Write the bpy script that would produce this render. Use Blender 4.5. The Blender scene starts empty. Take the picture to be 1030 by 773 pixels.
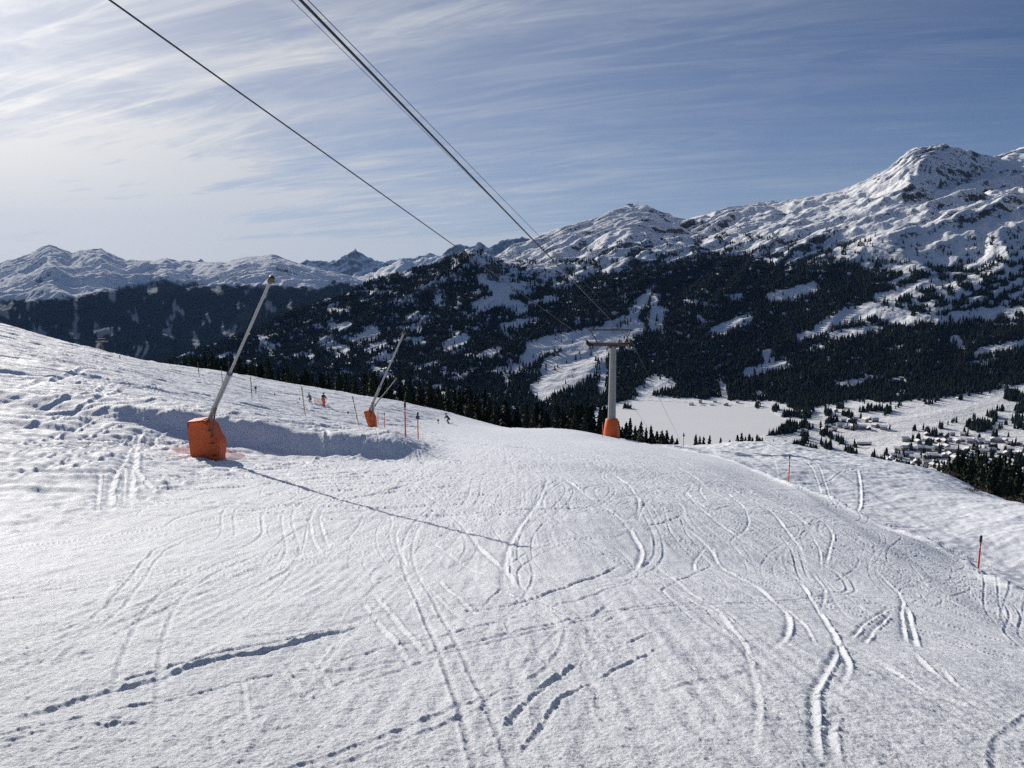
import bpy, bmesh, math, random
import numpy as np
from mathutils import Vector, Matrix
random.seed(7); rng = np.random.default_rng(7)
PI = math.pi; R = math.radians
sc = bpy.context.scene
C = sc.collection

# ------------------------------------------------------------------ camera model of the photograph (1030 x 773)
F, CX, CY, PITCH = 774.0, 515.0, 386.5, R(8.2)
cp, sp = math.cos(PITCH), math.sin(PITCH)
def ray(U, V):                       # pixel -> (x/y, z/y)
    u = (np.asarray(U, float)-CX)/F; v = (CY-np.asarray(V, float))/F
    d = cp+v*sp
    return u/d, (v*cp-sp)/d
def P(U, V, D):
    t, e = ray(U, V); return Vector((float(t)*D, D, float(e)*D))
def project(X, Y, Z):
    f = Y*cp-Z*sp; up = Y*sp+Z*cp
    return CX+F*X/f, CY-F*up/f

# ------------------------------------------------------------------ maths helpers
def pchip(xk, yk, xq):
    xk = np.asarray(xk, float); yk = np.asarray(yk, float); xq = np.clip(np.asarray(xq, float), xk[0], xk[-1])
    h = np.diff(xk); sh = (-1,)+(1,)*(yk.ndim-1); H = h.reshape(sh)
    d = np.diff(yk, axis=0)/H
    m = np.zeros_like(yk)
    w1 = 2*H[1:]+H[:-1]; w2 = H[1:]+2*H[:-1]
    with np.errstate(divide='ignore', invalid='ignore'):
        hm = (w1+w2)/(w1/d[:-1]+w2/d[1:])
    m[1:-1] = np.where(d[:-1]*d[1:] > 0, np.nan_to_num(hm), 0)
    m[0] = d[0]; m[-1] = d[-1]
    i = np.clip(np.searchsorted(xk, xq, side='right')-1, 0, len(h)-1)
    s = ((xq-xk[i])/h[i]); hh = h[i]
    if yk.ndim > 1:
        s = s.reshape(sh); hh = hh.reshape(sh)
    return ((1+2*s)*(1-s)**2*yk[i]+s*(1-s)**2*hh*m[i]+s*s*(3-2*s)*yk[i+1]+s*s*(s-1)*hh*m[i+1])
_perm = rng.permutation(4096).astype(np.int32)
_ga = (rng.random(4096)*2*PI).astype(np.float32); _gx = np.cos(_ga); _gy = np.sin(_ga)
def noise(x, y, seed=0):
    x = np.asarray(x, np.float64)+seed*17.37; y = np.asarray(y, np.float64)-seed*9.71
    xi = np.floor(x).astype(np.int64); yi = np.floor(y).astype(np.int64)
    fx = (x-xi).astype(np.float32); fy = (y-yi).astype(np.float32)
    def g(a, b, dx, dy):
        h = _perm[(_perm[a & 4095]+b) & 4095]
        return _gx[h]*dx+_gy[h]*dy
    u = fx*fx*fx*(fx*(fx*6-15)+10); v = fy*fy*fy*(fy*(fy*6-15)+10)
    a = g(xi, yi, fx, fy); b = g(xi+1, yi, fx-1, fy); c = g(xi, yi+1, fx, fy-1); d = g(xi+1, yi+1, fx-1, fy-1)
    return 1.5*((a+(b-a)*u)*(1-v)+(c+(d-c)*u)*v)
def fbm(x, y, lam, n, gain=.5, seed=0, ridged=False, cell=None):
    o = 0; a = 1.0
    for k in range(n):
        v = noise(x/lam, y/lam, seed+k)
        if ridged: v = .55-2*np.abs(v)
        if cell is not None: v = v*np.clip((lam/cell-1.2)/1.5, 0, 1)
        o = o+a*v; a *= gain; lam *= .5
    return o
def sstep(a, b, x):
    x = np.clip((x-a)/(b-a), 0, 1); return x*x*(3-2*x)

def benches(p, riser=.36):
    """long gently falling treads and short steep risers, period 1, range about -.5 .. .5"""
    f_ = p-np.floor(p); t = 1-riser
    return np.where(f_ < t, .5-sstep(0, 1, f_/t)*.35-.65*f_/t, -.5+sstep(0, 1, (f_-t)/riser))
# ------------------------------------------------------------------ object helpers
def prop(o, label=None, cat=None, group=None, kind=None):
    for k, v in (('label', label), ('category', cat), ('group', group), ('kind', kind)):
        if v: o[k] = v
    return o
def empty(name, loc=(0, 0, 0), rz=0):
    o = bpy.data.objects.new(name, None); o.empty_display_size = .3
    o.location = loc; o.rotation_euler = (0, 0, rz); C.objects.link(o); return o
def link(name, me, mat=None, parent=None, loc=(0, 0, 0)):
    o = bpy.data.objects.new(name, me); C.objects.link(o)
    if mat: me.materials.clear(); me.materials.append(mat)
    if parent: o.parent = parent
    o.location = loc
    return o
def np_mesh(name, V, Fq, smooth=False):
    me = bpy.data.meshes.new(name); V = np.asarray(V, np.float32); Fq = np.asarray(Fq, np.int32)
    n = Fq.shape[1]
    me.vertices.add(len(V)); me.vertices.foreach_set('co', V.ravel())
    me.loops.add(Fq.size); me.loops.foreach_set('vertex_index', Fq.ravel())
    me.polygons.add(len(Fq)); me.polygons.foreach_set('loop_start', np.arange(len(Fq), dtype=np.int32)*n)
    me.polygons.foreach_set('use_smooth', np.full(len(Fq), smooth)); me.update(calc_edges=True)
    return me
def grid_mesh(name, X, Y, Z, smooth=True, attrs=None):
    r, c = X.shape; i = np.arange(r*c).reshape(r, c)
    Fq = np.stack([i[:-1, :-1], i[:-1, 1:], i[1:, 1:], i[1:, :-1]], -1).reshape(-1, 4)
    me = np_mesh(name, np.stack([X, Y, Z], -1).reshape(-1, 3), Fq, smooth)
    for k, a in (attrs or {}).items():
        at = me.attributes.new(k, 'FLOAT', 'POINT'); at.data.foreach_set('value', np.asarray(a, np.float32).ravel())
    return me
class MB:
    def __init__(s): s.v = []; s.f = []
    def add(s, v, f):
        n = len(s.v); s.v += [tuple(p) for p in v]; s.f += [tuple(i+n for i in q) for q in f]
    def box(s, c, d, rot=None):
        c = Vector(c); M = rot or Matrix.Identity(3)
        v = [c+M @ Vector((sx*d[0]/2, sy*d[1]/2, sz*d[2]/2)) for sx in (-1, 1) for sy in (-1, 1) for sz in (-1, 1)]
        s.add(v, [(0, 1, 3, 2), (4, 6, 7, 5), (0, 4, 5, 1), (2, 3, 7, 6), (0, 2, 6, 4), (1, 5, 7, 3)])
    def bar(s, a, b, w, h=None):
        a = Vector(a); b = Vector(b); q = (b-a).to_track_quat('Z', 'Y').to_matrix()
        s.box((a+b)/2, (w, h or w, (b-a).length), q)
    def tube(s, pts, rad, n=10, cap=True):
        pts = [Vector(p) for p in pts]; rad = rad if hasattr(rad, '__len__') else [rad]*len(pts)
        base = len(s.v); up = Vector((0.01, 1, .02)) if abs((pts[-1]-pts[0]).normalized().z) > .7 else Vector((0, 0, 1))
        for k, p in enumerate(pts):
            d = (pts[min(k+1, len(pts)-1)]-pts[max(k-1, 0)]).normalized()
            x = up.cross(d).normalized(); y = d.cross(x)
            for j in range(n):
                a = 2*PI*j/n; s.v.append(tuple(p+(x*math.cos(a)+y*math.sin(a))*rad[k]))
        for k in range(len(pts)-1):
            for j in range(n):
                a = base+k*n+j; b = base+k*n+(j+1) % n; s.f.append((a, b, b+n, a+n))
        if cap:
            s.f.append(tuple(base+n-1-j for j in range(n))); s.f.append(tuple(base+(len(pts)-1)*n+j for j in range(n)))
    def mesh(s, name, smooth=False):
        me = bpy.data.meshes.new(name); me.from_pydata(s.v, [], s.f); me.update()
        if smooth:
            me.polygons.foreach_set('use_smooth', [True]*len(me.polygons)); me.set_sharp_from_angle(angle=R(40))
        return me
    def build(s, name, mat, parent=None, smooth=False, bevel=0):
        me = s.mesh(name, smooth)
        if bevel:
            bm = bmesh.new(); bm.from_mesh(me)
            bmesh.ops.bevel(bm, geom=bm.edges[:], offset=bevel, segments=2, affect='EDGES', clamp_overlap=True)
            bm.to_mesh(me); bm.free()
        return link(name, me, mat, parent)
def copy_tree(o):
    c = o.copy(); C.objects.link(c)
    for ch in list(o.children):
        d = ch.copy(); C.objects.link(d); d.parent = c
        for g in list(ch.children):
            e = g.copy(); C.objects.link(e); e.parent = d
    return c

# ------------------------------------------------------------------ materials
def mat(name, col, rough=.7, metal=0, spec=.5, noise_amt=.0, nscale=5, bump=0, bscale=30):
    m = bpy.data.materials.new(name); m.use_nodes = True; nt = m.node_tree; b = nt.nodes['Principled BSDF']
    b.inputs['Roughness'].default_value = rough; b.inputs['Metallic'].default_value = metal
    b.inputs['Specular IOR Level'].default_value = spec
    tc = nt.nodes.new('ShaderNodeTexCoord')
    n = nt.nodes.new('ShaderNodeTexNoise'); n.inputs['Scale'].default_value = nscale; n.inputs['Detail'].default_value = 5
    nt.links.new(tc.outputs['Object'], n.inputs['Vector'])
    mx = nt.nodes.new('ShaderNodeMix'); mx.data_type = 'RGBA'
    mx.inputs[6].default_value = tuple(max(0, c*(1-noise_amt)) for c in col[:3])+(1,)
    mx.inputs[7].default_value = tuple(min(1, c*(1+noise_amt)) for c in col[:3])+(1,)
    nt.links.new(n.outputs['Fac'], mx.inputs[0]); nt.links.new(mx.outputs[2], b.inputs['Base Color'])
    if bump:
        n2 = nt.nodes.new('ShaderNodeTexNoise'); n2.inputs['Scale'].default_value = bscale; n2.inputs['Detail'].default_value = 4
        nt.links.new(tc.outputs['Object'], n2.inputs['Vector'])
        bp = nt.nodes.new('ShaderNodeBump'); bp.inputs['Strength'].default_value = 1; bp.inputs['Distance'].default_value = bump
        nt.links.new(n2.outputs['Fac'], bp.inputs['Height']); nt.links.new(bp.outputs['Normal'], b.inputs['Normal'])
    return m
def snow_near():
    m = bpy.data.materials.new('packed_snow'); m.use_nodes = True; nt = m.node_tree; b = nt.nodes['Principled BSDF']; L = nt.links.new
    b.inputs['Base Color'].default_value = (.78, .81, .86, 1); b.inputs['Roughness'].default_value = .7
    b.inputs['Specular IOR Level'].default_value = .22
    tc = nt.nodes.new('ShaderNodeTexCoord')
    n = nt.nodes.new('ShaderNodeTexNoise'); n.inputs['Scale'].default_value = 26; n.inputs['Detail'].default_value = 6; n.inputs['Roughness'].default_value = .75
    L(tc.outputs['Object'], n.inputs['Vector'])
    n2 = nt.nodes.new('ShaderNodeTexNoise'); n2.inputs['Scale'].default_value = 1.3; n2.inputs['Detail'].default_value = 5
    mp = nt.nodes.new('ShaderNodeMapping'); mp.inputs['Scale'].default_value = (3.0, .5, 1)
    L(tc.outputs['Object'], mp.inputs['Vector']); L(mp.outputs['Vector'], n2.inputs['Vector'])
    b1 = nt.nodes.new('ShaderNodeBump'); b1.inputs['Distance'].default_value = .03
    L(n.outputs['Fac'], b1.inputs['Height'])
    b2 = nt.nodes.new('ShaderNodeBump'); b2.inputs['Distance'].default_value = .04
    L(n2.outputs['Fac'], b2.inputs['Height']); L(b1.outputs['Normal'], b2.inputs['Normal']); L(b2.outputs['Normal'], b.inputs['Normal'])
    n3 = nt.nodes.new('ShaderNodeTexNoise'); n3.inputs['Scale'].default_value = 34; n3.inputs['Detail'].default_value = 8; n3.inputs['Roughness'].default_value = .85
    L(tc.outputs['Object'], n3.inputs['Vector']); r3 = nt.nodes.new('ShaderNodeMapRange'); r3.inputs['From Min'].default_value = .3; r3.inputs['From Max'].default_value = .62
    L(n3.outputs['Fac'], r3.inputs['Value']); m3 = nt.nodes.new('ShaderNodeMix'); m3.data_type = 'RGBA'; m3.inputs[6].default_value = (.57, .62, .70, 1); m3.inputs[7].default_value = (.84, .87, .92, 1)
    L(r3.outputs['Result'], m3.inputs[0]); L(m3.outputs[2], b.inputs['Base Color'])
    cr = nt.nodes.new('ShaderNodeMapRange'); cr.inputs['To Min'].default_value = .55; cr.inputs['To Max'].default_value = .8
    L(n.outputs['Fac'], cr.inputs['Value']); L(cr.outputs['Result'], b.inputs['Roughness'])
    return m
def mountain_mat(name, rock_lo, rock_hi, scale, bumpd, forest=(.006, .010, .010)):
    """snow on gentle ground, bare rock on steep faces, dark forest floor where the 'forest' attribute says so"""
    m = bpy.data.materials.new(name); m.use_nodes = True; nt = m.node_tree; b = nt.nodes['Principled BSDF']; L = nt.links.new
    b.inputs['Roughness'].default_value = .9; b.inputs['Specular IOR Level'].default_value = .0
    g = nt.nodes.new('ShaderNodeNewGeometry'); sx = nt.nodes.new('ShaderNodeSeparateXYZ'); L(g.outputs['Normal'], sx.inputs[0])
    tc = nt.nodes.new('ShaderNodeTexCoord')
    n = nt.nodes.new('ShaderNodeTexNoise'); n.inputs['Scale'].default_value = scale; n.inputs['Detail'].default_value = 8; n.inputs['Roughness'].default_value = .7
    L(tc.outputs['Object'], n.inputs['Vector'])
    ma = nt.nodes.new('ShaderNodeMath'); ma.operation = 'MULTIPLY_ADD'; ma.inputs[1].default_value = -1.3; L(n.outputs['Fac'], ma.inputs[0]); L(sx.outputs['Z'], ma.inputs[2])
    mr = nt.nodes.new('ShaderNodeMapRange'); mr.inputs['From Min'].default_value = rock_lo; mr.inputs['From Max'].default_value = rock_hi
    L(ma.outputs[0], mr.inputs['Value'])
    mx = nt.nodes.new('ShaderNodeMix'); mx.data_type = 'RGBA'; mx.inputs[6].default_value = (.085, .075, .07, 1); mx.inputs[7].default_value = (.80, .82, .85, 1)
    L(mr.outputs['Result'], mx.inputs[0])
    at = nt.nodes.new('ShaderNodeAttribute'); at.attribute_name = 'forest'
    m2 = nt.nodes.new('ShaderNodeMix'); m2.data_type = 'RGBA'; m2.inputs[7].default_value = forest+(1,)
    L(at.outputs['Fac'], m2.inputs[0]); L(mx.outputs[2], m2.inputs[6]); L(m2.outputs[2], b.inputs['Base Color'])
    bp = nt.nodes.new('ShaderNodeBump'); bp.inputs['Distance'].default_value = bumpd; L(n.outputs['Fac'], bp.inputs['Height']); L(bp.outputs['Normal'], b.inputs['Normal'])
    return m
M = {}
M['snow'] = snow_near()
M['massif'] = mountain_mat('snowy_mountain', -.10, .02, .06, 5)
M['range'] = mountain_mat('snowy_range', -.22, -.08, .02, 12)
M['peaks'] = mountain_mat('rocky_peaks', -.05, .2, .006, 40)
M['ice'] = mat('lake_snow', (.80, .82, .84), .5, noise_amt=.04, nscale=.01)
M['orange'] = mat('orange_padding', (.62, .105, .018), .6, noise_amt=.12, nscale=3, bump=.03, bscale=4)
M['orange_pole'] = mat('orange_pole_paint', (.85, .13, .04), .45, noise_amt=.08)
M['steel'] = mat('galvanised_steel', (.27, .28, .29), .42, metal=.6, noise_amt=.12, nscale=4)
M['steel_pale'] = mat('weathered_concrete_grey', (.27, .28, .28), .7, noise_amt=.15, nscale=2)
M['alu'] = mat('pale_aluminium', (.62, .62, .60), .4, metal=.4, noise_amt=.06)
M['dark_steel'] = mat('dark_steel', (.09, .075, .065), .6, metal=.3, noise_amt=.2)
M['cable'] = mat('steel_rope', (.035, .035, .04), .5, metal=.5)
M['rubber'] = mat('black_rubber', (.02, .02, .022), .6)
M['navy'] = mat('navy_reflector', (.02, .025, .09), .4)
M['white'] = mat('white_plastic', (.75, .75, .76), .5)
M['yellow'] = mat('faded_yellow_paint', (.42, .34, .12), .6, noise_amt=.2)
M['black'] = mat('black_paint', (.02, .02, .02), .5)
M['wood'] = mat('weathered_wood', (.16, .11, .07), .8, noise_amt=.3, nscale=12)
M['needles'] = mat('conifer_needles', (.020, .030, .019), .8, spec=.15, noise_amt=.5, nscale=.6)
M['needles_far'] = mat('distant_conifer_needles', (.013, .022, .017), .85, spec=.1, noise_amt=.45, nscale=.02)
M['bark'] = mat('conifer_bark', (.05, .035, .025), .9, noise_amt=.3, nscale=6)
M['shrub'] = mat('dry_shrub_leaves', (.12, .075, .03), .85, noise_amt=.4, nscale=4)
M['roof_snow'] = mat('roof_snow', (.80, .82, .85), .6)
M['glass'] = mat('window_glass', (.03, .035, .04), .15)
M['chalet'] = mat('brown_timber_wall', (.10, .055, .03), .8, noise_amt=.25, nscale=1)
M['plaster'] = mat('cream_plaster_wall', (.36, .32, .26), .8, noise_amt=.08, nscale=1)
M['greywall'] = mat('grey_wall', (.22, .20, .19), .8, noise_amt=.12, nscale=1)
M['skin'] = mat('skin', (.50, .30, .22), .6)
M['jacket_dark'] = mat('dark_ski_clothes', (.018, .02, .03), .7, noise_amt=.2)
M['jacket_grey'] = mat('grey_ski_jacket', (.18, .18, .20), .7, noise_amt=.15)
M['orange_cloth'] = mat('orange_red_ski_trousers', (.70, .09, .04), .7, noise_amt=.1)
M['tan'] = mat('tan_helmet', (.30, .20, .10), .5)
net = mat('pink_safety_net', (.85, .40, .38), .7); net.node_tree.nodes['Principled BSDF'].inputs['Alpha'].default_value = .30
M['net'] = net

# ------------------------------------------------------------------ NEAR SLOPE
# rows: depth -> [(U, V)] : where the photograph shows the ground at that depth
ROW = {
 12: [(-400, 560), (0, 570), (515, 574), (770, 605), (1030, 657), (1430, 740)],
 16: [(-400, 505), (0, 533), (150, 538), (515, 540), (770, 576), (1030, 620), (1430, 690)],
 20: [(-400, 455), (0, 500), (150, 511), (250, 515), (515, 516), (770, 548), (1030, 594), (1430, 660)],
 28: [(-400, 395), (0, 455), (100, 467), (200, 478), (300, 483), (515, 484), (700, 503), (793, 518), (900, 540), (984, 568), (1030, 580), (1430, 650)],
 37: [(-400, 345), (0, 424), (100, 439), (200, 455), (300, 464), (400, 467), (515, 470), (700, 488), (793, 505), (860, 522), (930, 538), (1030, 556), (1430, 630)],
 40.5: [(-400, 328), (0, 407), (100, 421), (170, 436), (250, 451), (300, 458), (400, 462.5), (450, 463), (515, 463), (700, 480), (793, 500), (860, 515), (930, 529), (1030, 546), (1430, 620)],
 42.3: [(-400, 318), (0, 397), (100, 406), (170, 411), (250, 422), (300, 431), (350, 438), (400, 444), (425, 455), (450, 459.5), (515, 460), (700, 477), (793, 498), (860, 511), (930, 525), (1030, 542), (1430, 620)],
 55: [(-400, 280), (0, 368), (100, 387), (200, 408), (300, 428), (400, 441), (450, 449), (515, 450), (620, 457), (700, 468), (793, 487), (860, 490), (930, 500), (1030, 517), (1430, 590)],
 80: [(-400, 250), (0, 336), (100, 362), (200, 390), (300, 415), (372, 430), (400, 433), (450, 438), (515, 442.6), (620, 450), (700, 460), (793, 470), (860, 477), (930, 487), (1030, 508), (1430, 590)],
 100: [(-400, 240), (0, 326), (50, 341), (100, 353), (200, 379), (300, 403), (350, 412), (400, 423), (450, 432), (515, 438), (620, 445), (700, 455), (750, 457), (793, 457), (860, 463), (930, 472), (1030, 514), (1430, 600)],
 122: [(-400, 255), (0, 333), (100, 357), (200, 372), (300, 393), (400, 413), (450, 425), (515, 431.5), (570, 432), (620, 441), (660, 449), (700, 449), (750, 443.5), (800, 448), (860, 459), (930, 478), (1030, 532), (1430, 640)],
 150: [(-400, 280), (0, 348), (100, 370), (200, 375), (300, 388), (400, 404.5), (450, 415), (500, 429), (515, 434), (570, 440), (620, 454), (700, 464), (750, 455), (800, 462), (860, 480), (930, 510), (1030, 565), (1430, 680)],
 180: [(-400, 310), (0, 372), (100, 388), (200, 396), (300, 402), (400, 415), (450, 430), (515, 452), (620, 472), (700, 480), (800, 485), (860, 500), (1030, 580), (1430, 690)],
}
ZROW = {240: [(-400, -25), (0, -44), (200, -52), (400, -60), (515, -68), (800, -76), (1030, -92), (1430, -110)],
        420: [(-400, -100), (0, -115), (515, -132), (1030, -150), (1430, -170)]}
CENT_Y = [-40, -10, 0, 2, 4, 8, 12, 16, 20, 28]; CENT_Z = [7.6, .55, -1.65, -2.15, -2.68, -3.75, -4.8, -5.65, -6.4, -7.7]
def gx(x):                                      # cross fall of the piste to the right
    return np.where(x > 0, .05*x+.15*np.maximum(0, x-1.5)*x/(x+3+1e-6), .012*x)
DT = sorted(list(ROW)+list(ZROW)); TT = np.linspace(-1.3, 1.3, 1301)
def row_z(D):
    if D in ROW:
        U, V = np.array(ROW[D], float).T; t, e = ray(U, V); z = e*D
    else:
        U, z = np.array(ZROW[D], float).T; t, _ = ray(U, 450)
    o = pchip(t, z, TT)
    o = np.where(TT > t[-1], z[-1]+(TT-t[-1])*(z[-1]-z[-2])/(t[-1]-t[-2]), o)
    return np.where(TT < t[0], z[0]+(TT-t[0])*(z[1]-z[0])/(t[1]-t[0]), o)
TAB = np.array([row_z(D) for D in DT])
def sm(a, k):                                   # gentle smoothing across columns
    w = np.hanning(2*k+3)[1:-1]; w /= w.sum(); p = np.pad(a, ((0, 0), (k, k)), mode='edge')
    return sum(w[i]*p[:, i:i+a.shape[1]] for i in range(2*k+1))
TAB = sm(TAB, 14)
# rows of the mesh
ys = list(np.linspace(-40, 1.4, 50)); y = 1.5
while y < 172:
    ys.append(y); y += max(.007, min(y*y/1700., .10+.0016*y))
ys += list(np.geomspace(y, 420, 60)); ys = np.array(ys)
sd = np.linspace(-.745, .745, 1250); se = np.geomspace(.75, 1.28, 40)
ss = np.concatenate([-se[::-1], sd, se])
W = np.sqrt(ys**2+16)
NX = ss[None, :]*W[:, None]; NY = np.repeat(ys[:, None], len(ss), 1)
Zt = pchip(DT, TAB, np.maximum(ys, 12))
NZ = np.empty_like(NX)
for i, yy in enumerate(ys):
    zf = pchip(CENT_Y, CENT_Z, np.array([yy]))[0]-gx(NX[i])
    if yy < 12: NZ[i] = zf
    else:
        a = sstep(12, 17, yy); NZ[i] = zf*(1-a)+np.interp(NX[i]/yy, TT, Zt[i])*a if a < 1 else np.interp(NX[i]/yy, TT, Zt[i])
BASE = NZ.copy()
def lookup(A, x, y):
    x = np.asarray(x, float); y = np.asarray(y, float)
    s = x/np.sqrt(y*y+16)
    i = np.clip(np.searchsorted(ys, y)-1, 0, len(ys)-2); j = np.clip(np.searchsorted(ss, s)-1, 0, len(ss)-2)
    a = np.clip((y-ys[i])/(ys[i+1]-ys[i]), 0, 1); b = np.clip((s-ss[j])/(ss[j+1]-ss[j]), 0, 1)
    return (A[i, j]*(1-b)+A[i, j+1]*b)*(1-a)+(A[i+1, j]*(1-b)+A[i+1, j+1]*b)*a
def hit(U, V):                                  # first meeting of a sight line with the near slope
    t, e = ray(U, V); d = np.concatenate([np.arange(1.6, 20, .02), np.arange(20, 160, .1)])
    z = lookup(BASE, float(t)*d, d); k = np.nonzero(z > float(e)*d)[0]
    k = k[0] if len(k) else len(d)-1
    return float(t)*d[k], d[k]
# --- piste outline
XL = pchip([-40, 8, 16, 30, 38, 41, 44, 60, 80, 110, 130], [-9, -10, -10.8, -11.3, -9, -6, -5.2, -5.6, -8, -12, -10], ys)[:, None]
XR = pchip([-40, 8, 20, 28, 55, 95, 120, 135], [12, 12, 13.6, 16.8, 20.2, 24.5, 18, 14], ys)[:, None]
inL = sstep(-.5, .5, NX-XL+.35*noise(NX/1.5, NY/1.5, 31)); inR = sstep(-.6, .5, XR-NX+.2*noise(NX, NY, 32))
piste = inL*inR*sstep(134, 122, NY)
cell = np.maximum(np.gradient(ys)[:, None]*.75, .0011*W[:, None]) + 0*NX
visd = (ys > 1.4)[:, None]*(ys < 200)[:, None]*(np.abs(ss) < .76)[None, :]
# --- broad relief
off = 1-piste
Z = NZ
near = sstep(178, 150, NY)
Z += near*.05*fbm(NX, NY, 6, 3, .5, 3)*piste
rough_l = off*(NX < 0)*sstep(0, 3, XL-NX)*near
wx = NX+1.2*noise(NX/5, NY/5, 11); wy = NY+1.2*noise(NX/5, NY/5, 12)
ua = wx*.80+wy*.60; ub = -wx*.60+wy*.80          # wind and ski grain, running up to the right
Z += rough_l*(.26*fbm(ua*.45, ub, 7, 4, .45, 13, cell=cell)+.11*(fbm(ua*.3, ub*1.2, 2.4, 3, .55, 17, True, cell)))
Z += off*inL*(NX > 0)*near*(.28*fbm(NX, NY, 9, 3, .45, 41, cell=cell)+.05*fbm(NX, NY, 1.6, 3, .5, 44, cell=cell))
rr = sstep(.35, .0, np.abs(NX/np.maximum(NY, 1)-.38))*sstep(70, 100, NY)*off*(NX > 0)   # churned snow on the far right bank
Z += rr*near*.10*fbm(NX, NY, 2.5, 3, .6, 51, True, cell)
Z += off*(NX < 2)*sstep(34, 40, NY)*sstep(75, 55, NY)*(.15*noise(NX/5, NY/4, 57)+.08*noise(NX/2, NY/2, 58))
# chunky lumps at the lips of the piste and on the bank
eL = np.exp(-((NX-XL+.2)/.9)**2)*near; lump = np.maximum(0, fbm(NX, NY, .55, 3, .55, 61, cell=cell)-.15)
Z += eL*.14*lump*sstep(3, 8, NY)
lm2 = np.maximum(0, fbm(NX, NY, .9, 3, .55, 64, cell=cell)-.1)*rough_l*sstep(42, 36, NY)
Z += .08*lm2*sstep(.1, .6, noise(NX/4, NY/4, 66)+.35)
eR = np.exp(-((NX-XR-.6)/.8)**2)*near; Z += eR*.16*(np.maximum(0, fbm(NX, NY, .6, 3, .6, 71, cell=cell)))
Z += .09*np.exp(-((NX-XR)/.35)**2)*near*sstep(5, 12, NY)
dR = NX-XR; Z -= 2.5*sstep(0, 2.2, dR)*(1-sstep(9, 26, dR))*sstep(18, 32, NY)*sstep(85, 62, NY)
Z += off*(NX > 0)*near*.07*fbm((NX*.8+NY*.6)*.25, -NX*.6+NY*.8, 2.6, 3, .5, 55, True, cell)*sstep(0, 3, dR)
# --- ski-run surface: machine ridges, crumbs, scrapes
Z += piste*(.010*(1-.5*sstep(25, 80, NY)))*fbm(NX*1.0, NY*.08+.3*noise(NX/3, NY/8, 5), .35, 3, .6, 80, cell=np.maximum(cell*.5, .02))
Z += piste*(.020*(1-.65*sstep(25, 80, NY))*fbm(NX, NY, .9, 3, .50, 90, cell=cell)+0.0085*fbm(NX, NY, .14, 5, .74, 93, cell=cell*.55))
crumb = np.maximum(0, fbm(NX, NY, .085, 3, .7, 95, cell=cell*.6)-.22)+.8*np.maximum(0, fbm(NX, NY, .2, 3, .55, 99, cell=cell)-.55)
Z += near*.0065*crumb*(.45+.45*sstep(-.4, .6, noise(NX/1.2, NY/1.2, 101)+.6*noise(NX/.4, NY/.4, 102)))
Z += off*near*.05*fbm(NX, NY, .7, 5, .5, 103, cell=cell)
cord = np.cos(2*PI*(NX+.35*noise(NX/4, NY/9, 120)+.012*NY)/.19)*sstep(-.1, .45, noise(NX/3.5, NY/9, 121)+.25*noise(NX, NY, 122)+.35*sstep(0, -6, NX)); Z += piste*.0045*cord*np.clip((.19/cell-2)/2, 0, 1)*(1+NY/40); del cord
# --- tracks
TD = np.full(NX.shape, 9., np.float32); TS = np.zeros(NX.shape, np.float32); TW = np.full(NX.shape, .05, np.float32); TP = np.zeros(NX.shape, np.float32)
def carve(pts, w, dep):
    """a groove along world points pts [(x, y)], half width w, depth dep"""
    p = np.array(pts, float); seg = np.hypot(*np.diff(p, axis=0).T); L = np.concatenate([[0], np.cumsum(seg)])
    n = max(3, int(L[-1]/.35)); q = np.linspace(0, L[-1], n); w0 = w
    px = pchip(L, p[:, 0], q) if len(p) > 2 else np.interp(q, L, p[:, 0]); py = pchip(L, p[:, 1], q) if len(p) > 2 else np.interp(q, L, p[:, 1])
    fade = np.minimum(1, np.minimum(q, L[-1]-q)/(.12*L[-1]+.05))*(.85+.25*np.array(noise(q/1.3, q*0+dep*1000, 7)))
    for k in range(n-1):
        ax, ay, bx, by = px[k], py[k], px[k+1], py[k+1]; w = w0*min(1.9, 1+max(ay, 0)/55); rad = 3.2*w+.02
        i0, i1 = np.searchsorted(ys, (min(ay, by)-rad, max(ay, by)+rad))
        i0 = max(0, i0-1); i1 = min(len(ys), i1+1)
        xs0, xs1 = min(ax, bx)-rad, max(ax, bx)+rad; wr = W[i0:i1]
        if len(wr) == 0: continue
        j0 = np.searchsorted(ss, min(xs0/wr.min(), xs0/wr.max())); j1 = np.searchsorted(ss, max(xs1/wr.min(), xs1/wr.max()))
        if j1 <= j0: continue
        X_ = NX[i0:i1, j0:j1]-ax; Y_ = NY[i0:i1, j0:j1]-ay; dx, dy = bx-ax, by-ay; l2 = dx*dx+dy*dy+1e-9
        u = np.clip((X_*dx+Y_*dy)/l2, 0, 1); ex = X_-u*dx; ey = Y_-u*dy; d = np.sqrt(ex*ex+ey*ey)
        s_ = np.sign(dx*ey-dy*ex); m_ = d/w < TD[i0:i1, j0:j1]/TW[i0:i1, j0:j1]
        TD[i0:i1, j0:j1][m_] = d[m_]; TS[i0:i1, j0:j1][m_] = s_[m_]; TW[i0:i1, j0:j1][m_] = w
        TP[i0:i1, j0:j1][m_] = (dep*min(2., .62+max(ay, 0)/22 if ay < 8.4 else 1+(ay-8.4)/45)*(fade[k]*(1-u)+fade[k+1]*u))[m_]
def px_track(pp, w, dep, off2=0):
    pts = [hit(*a) for a in pp]; carve(pts, w, dep)
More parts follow.
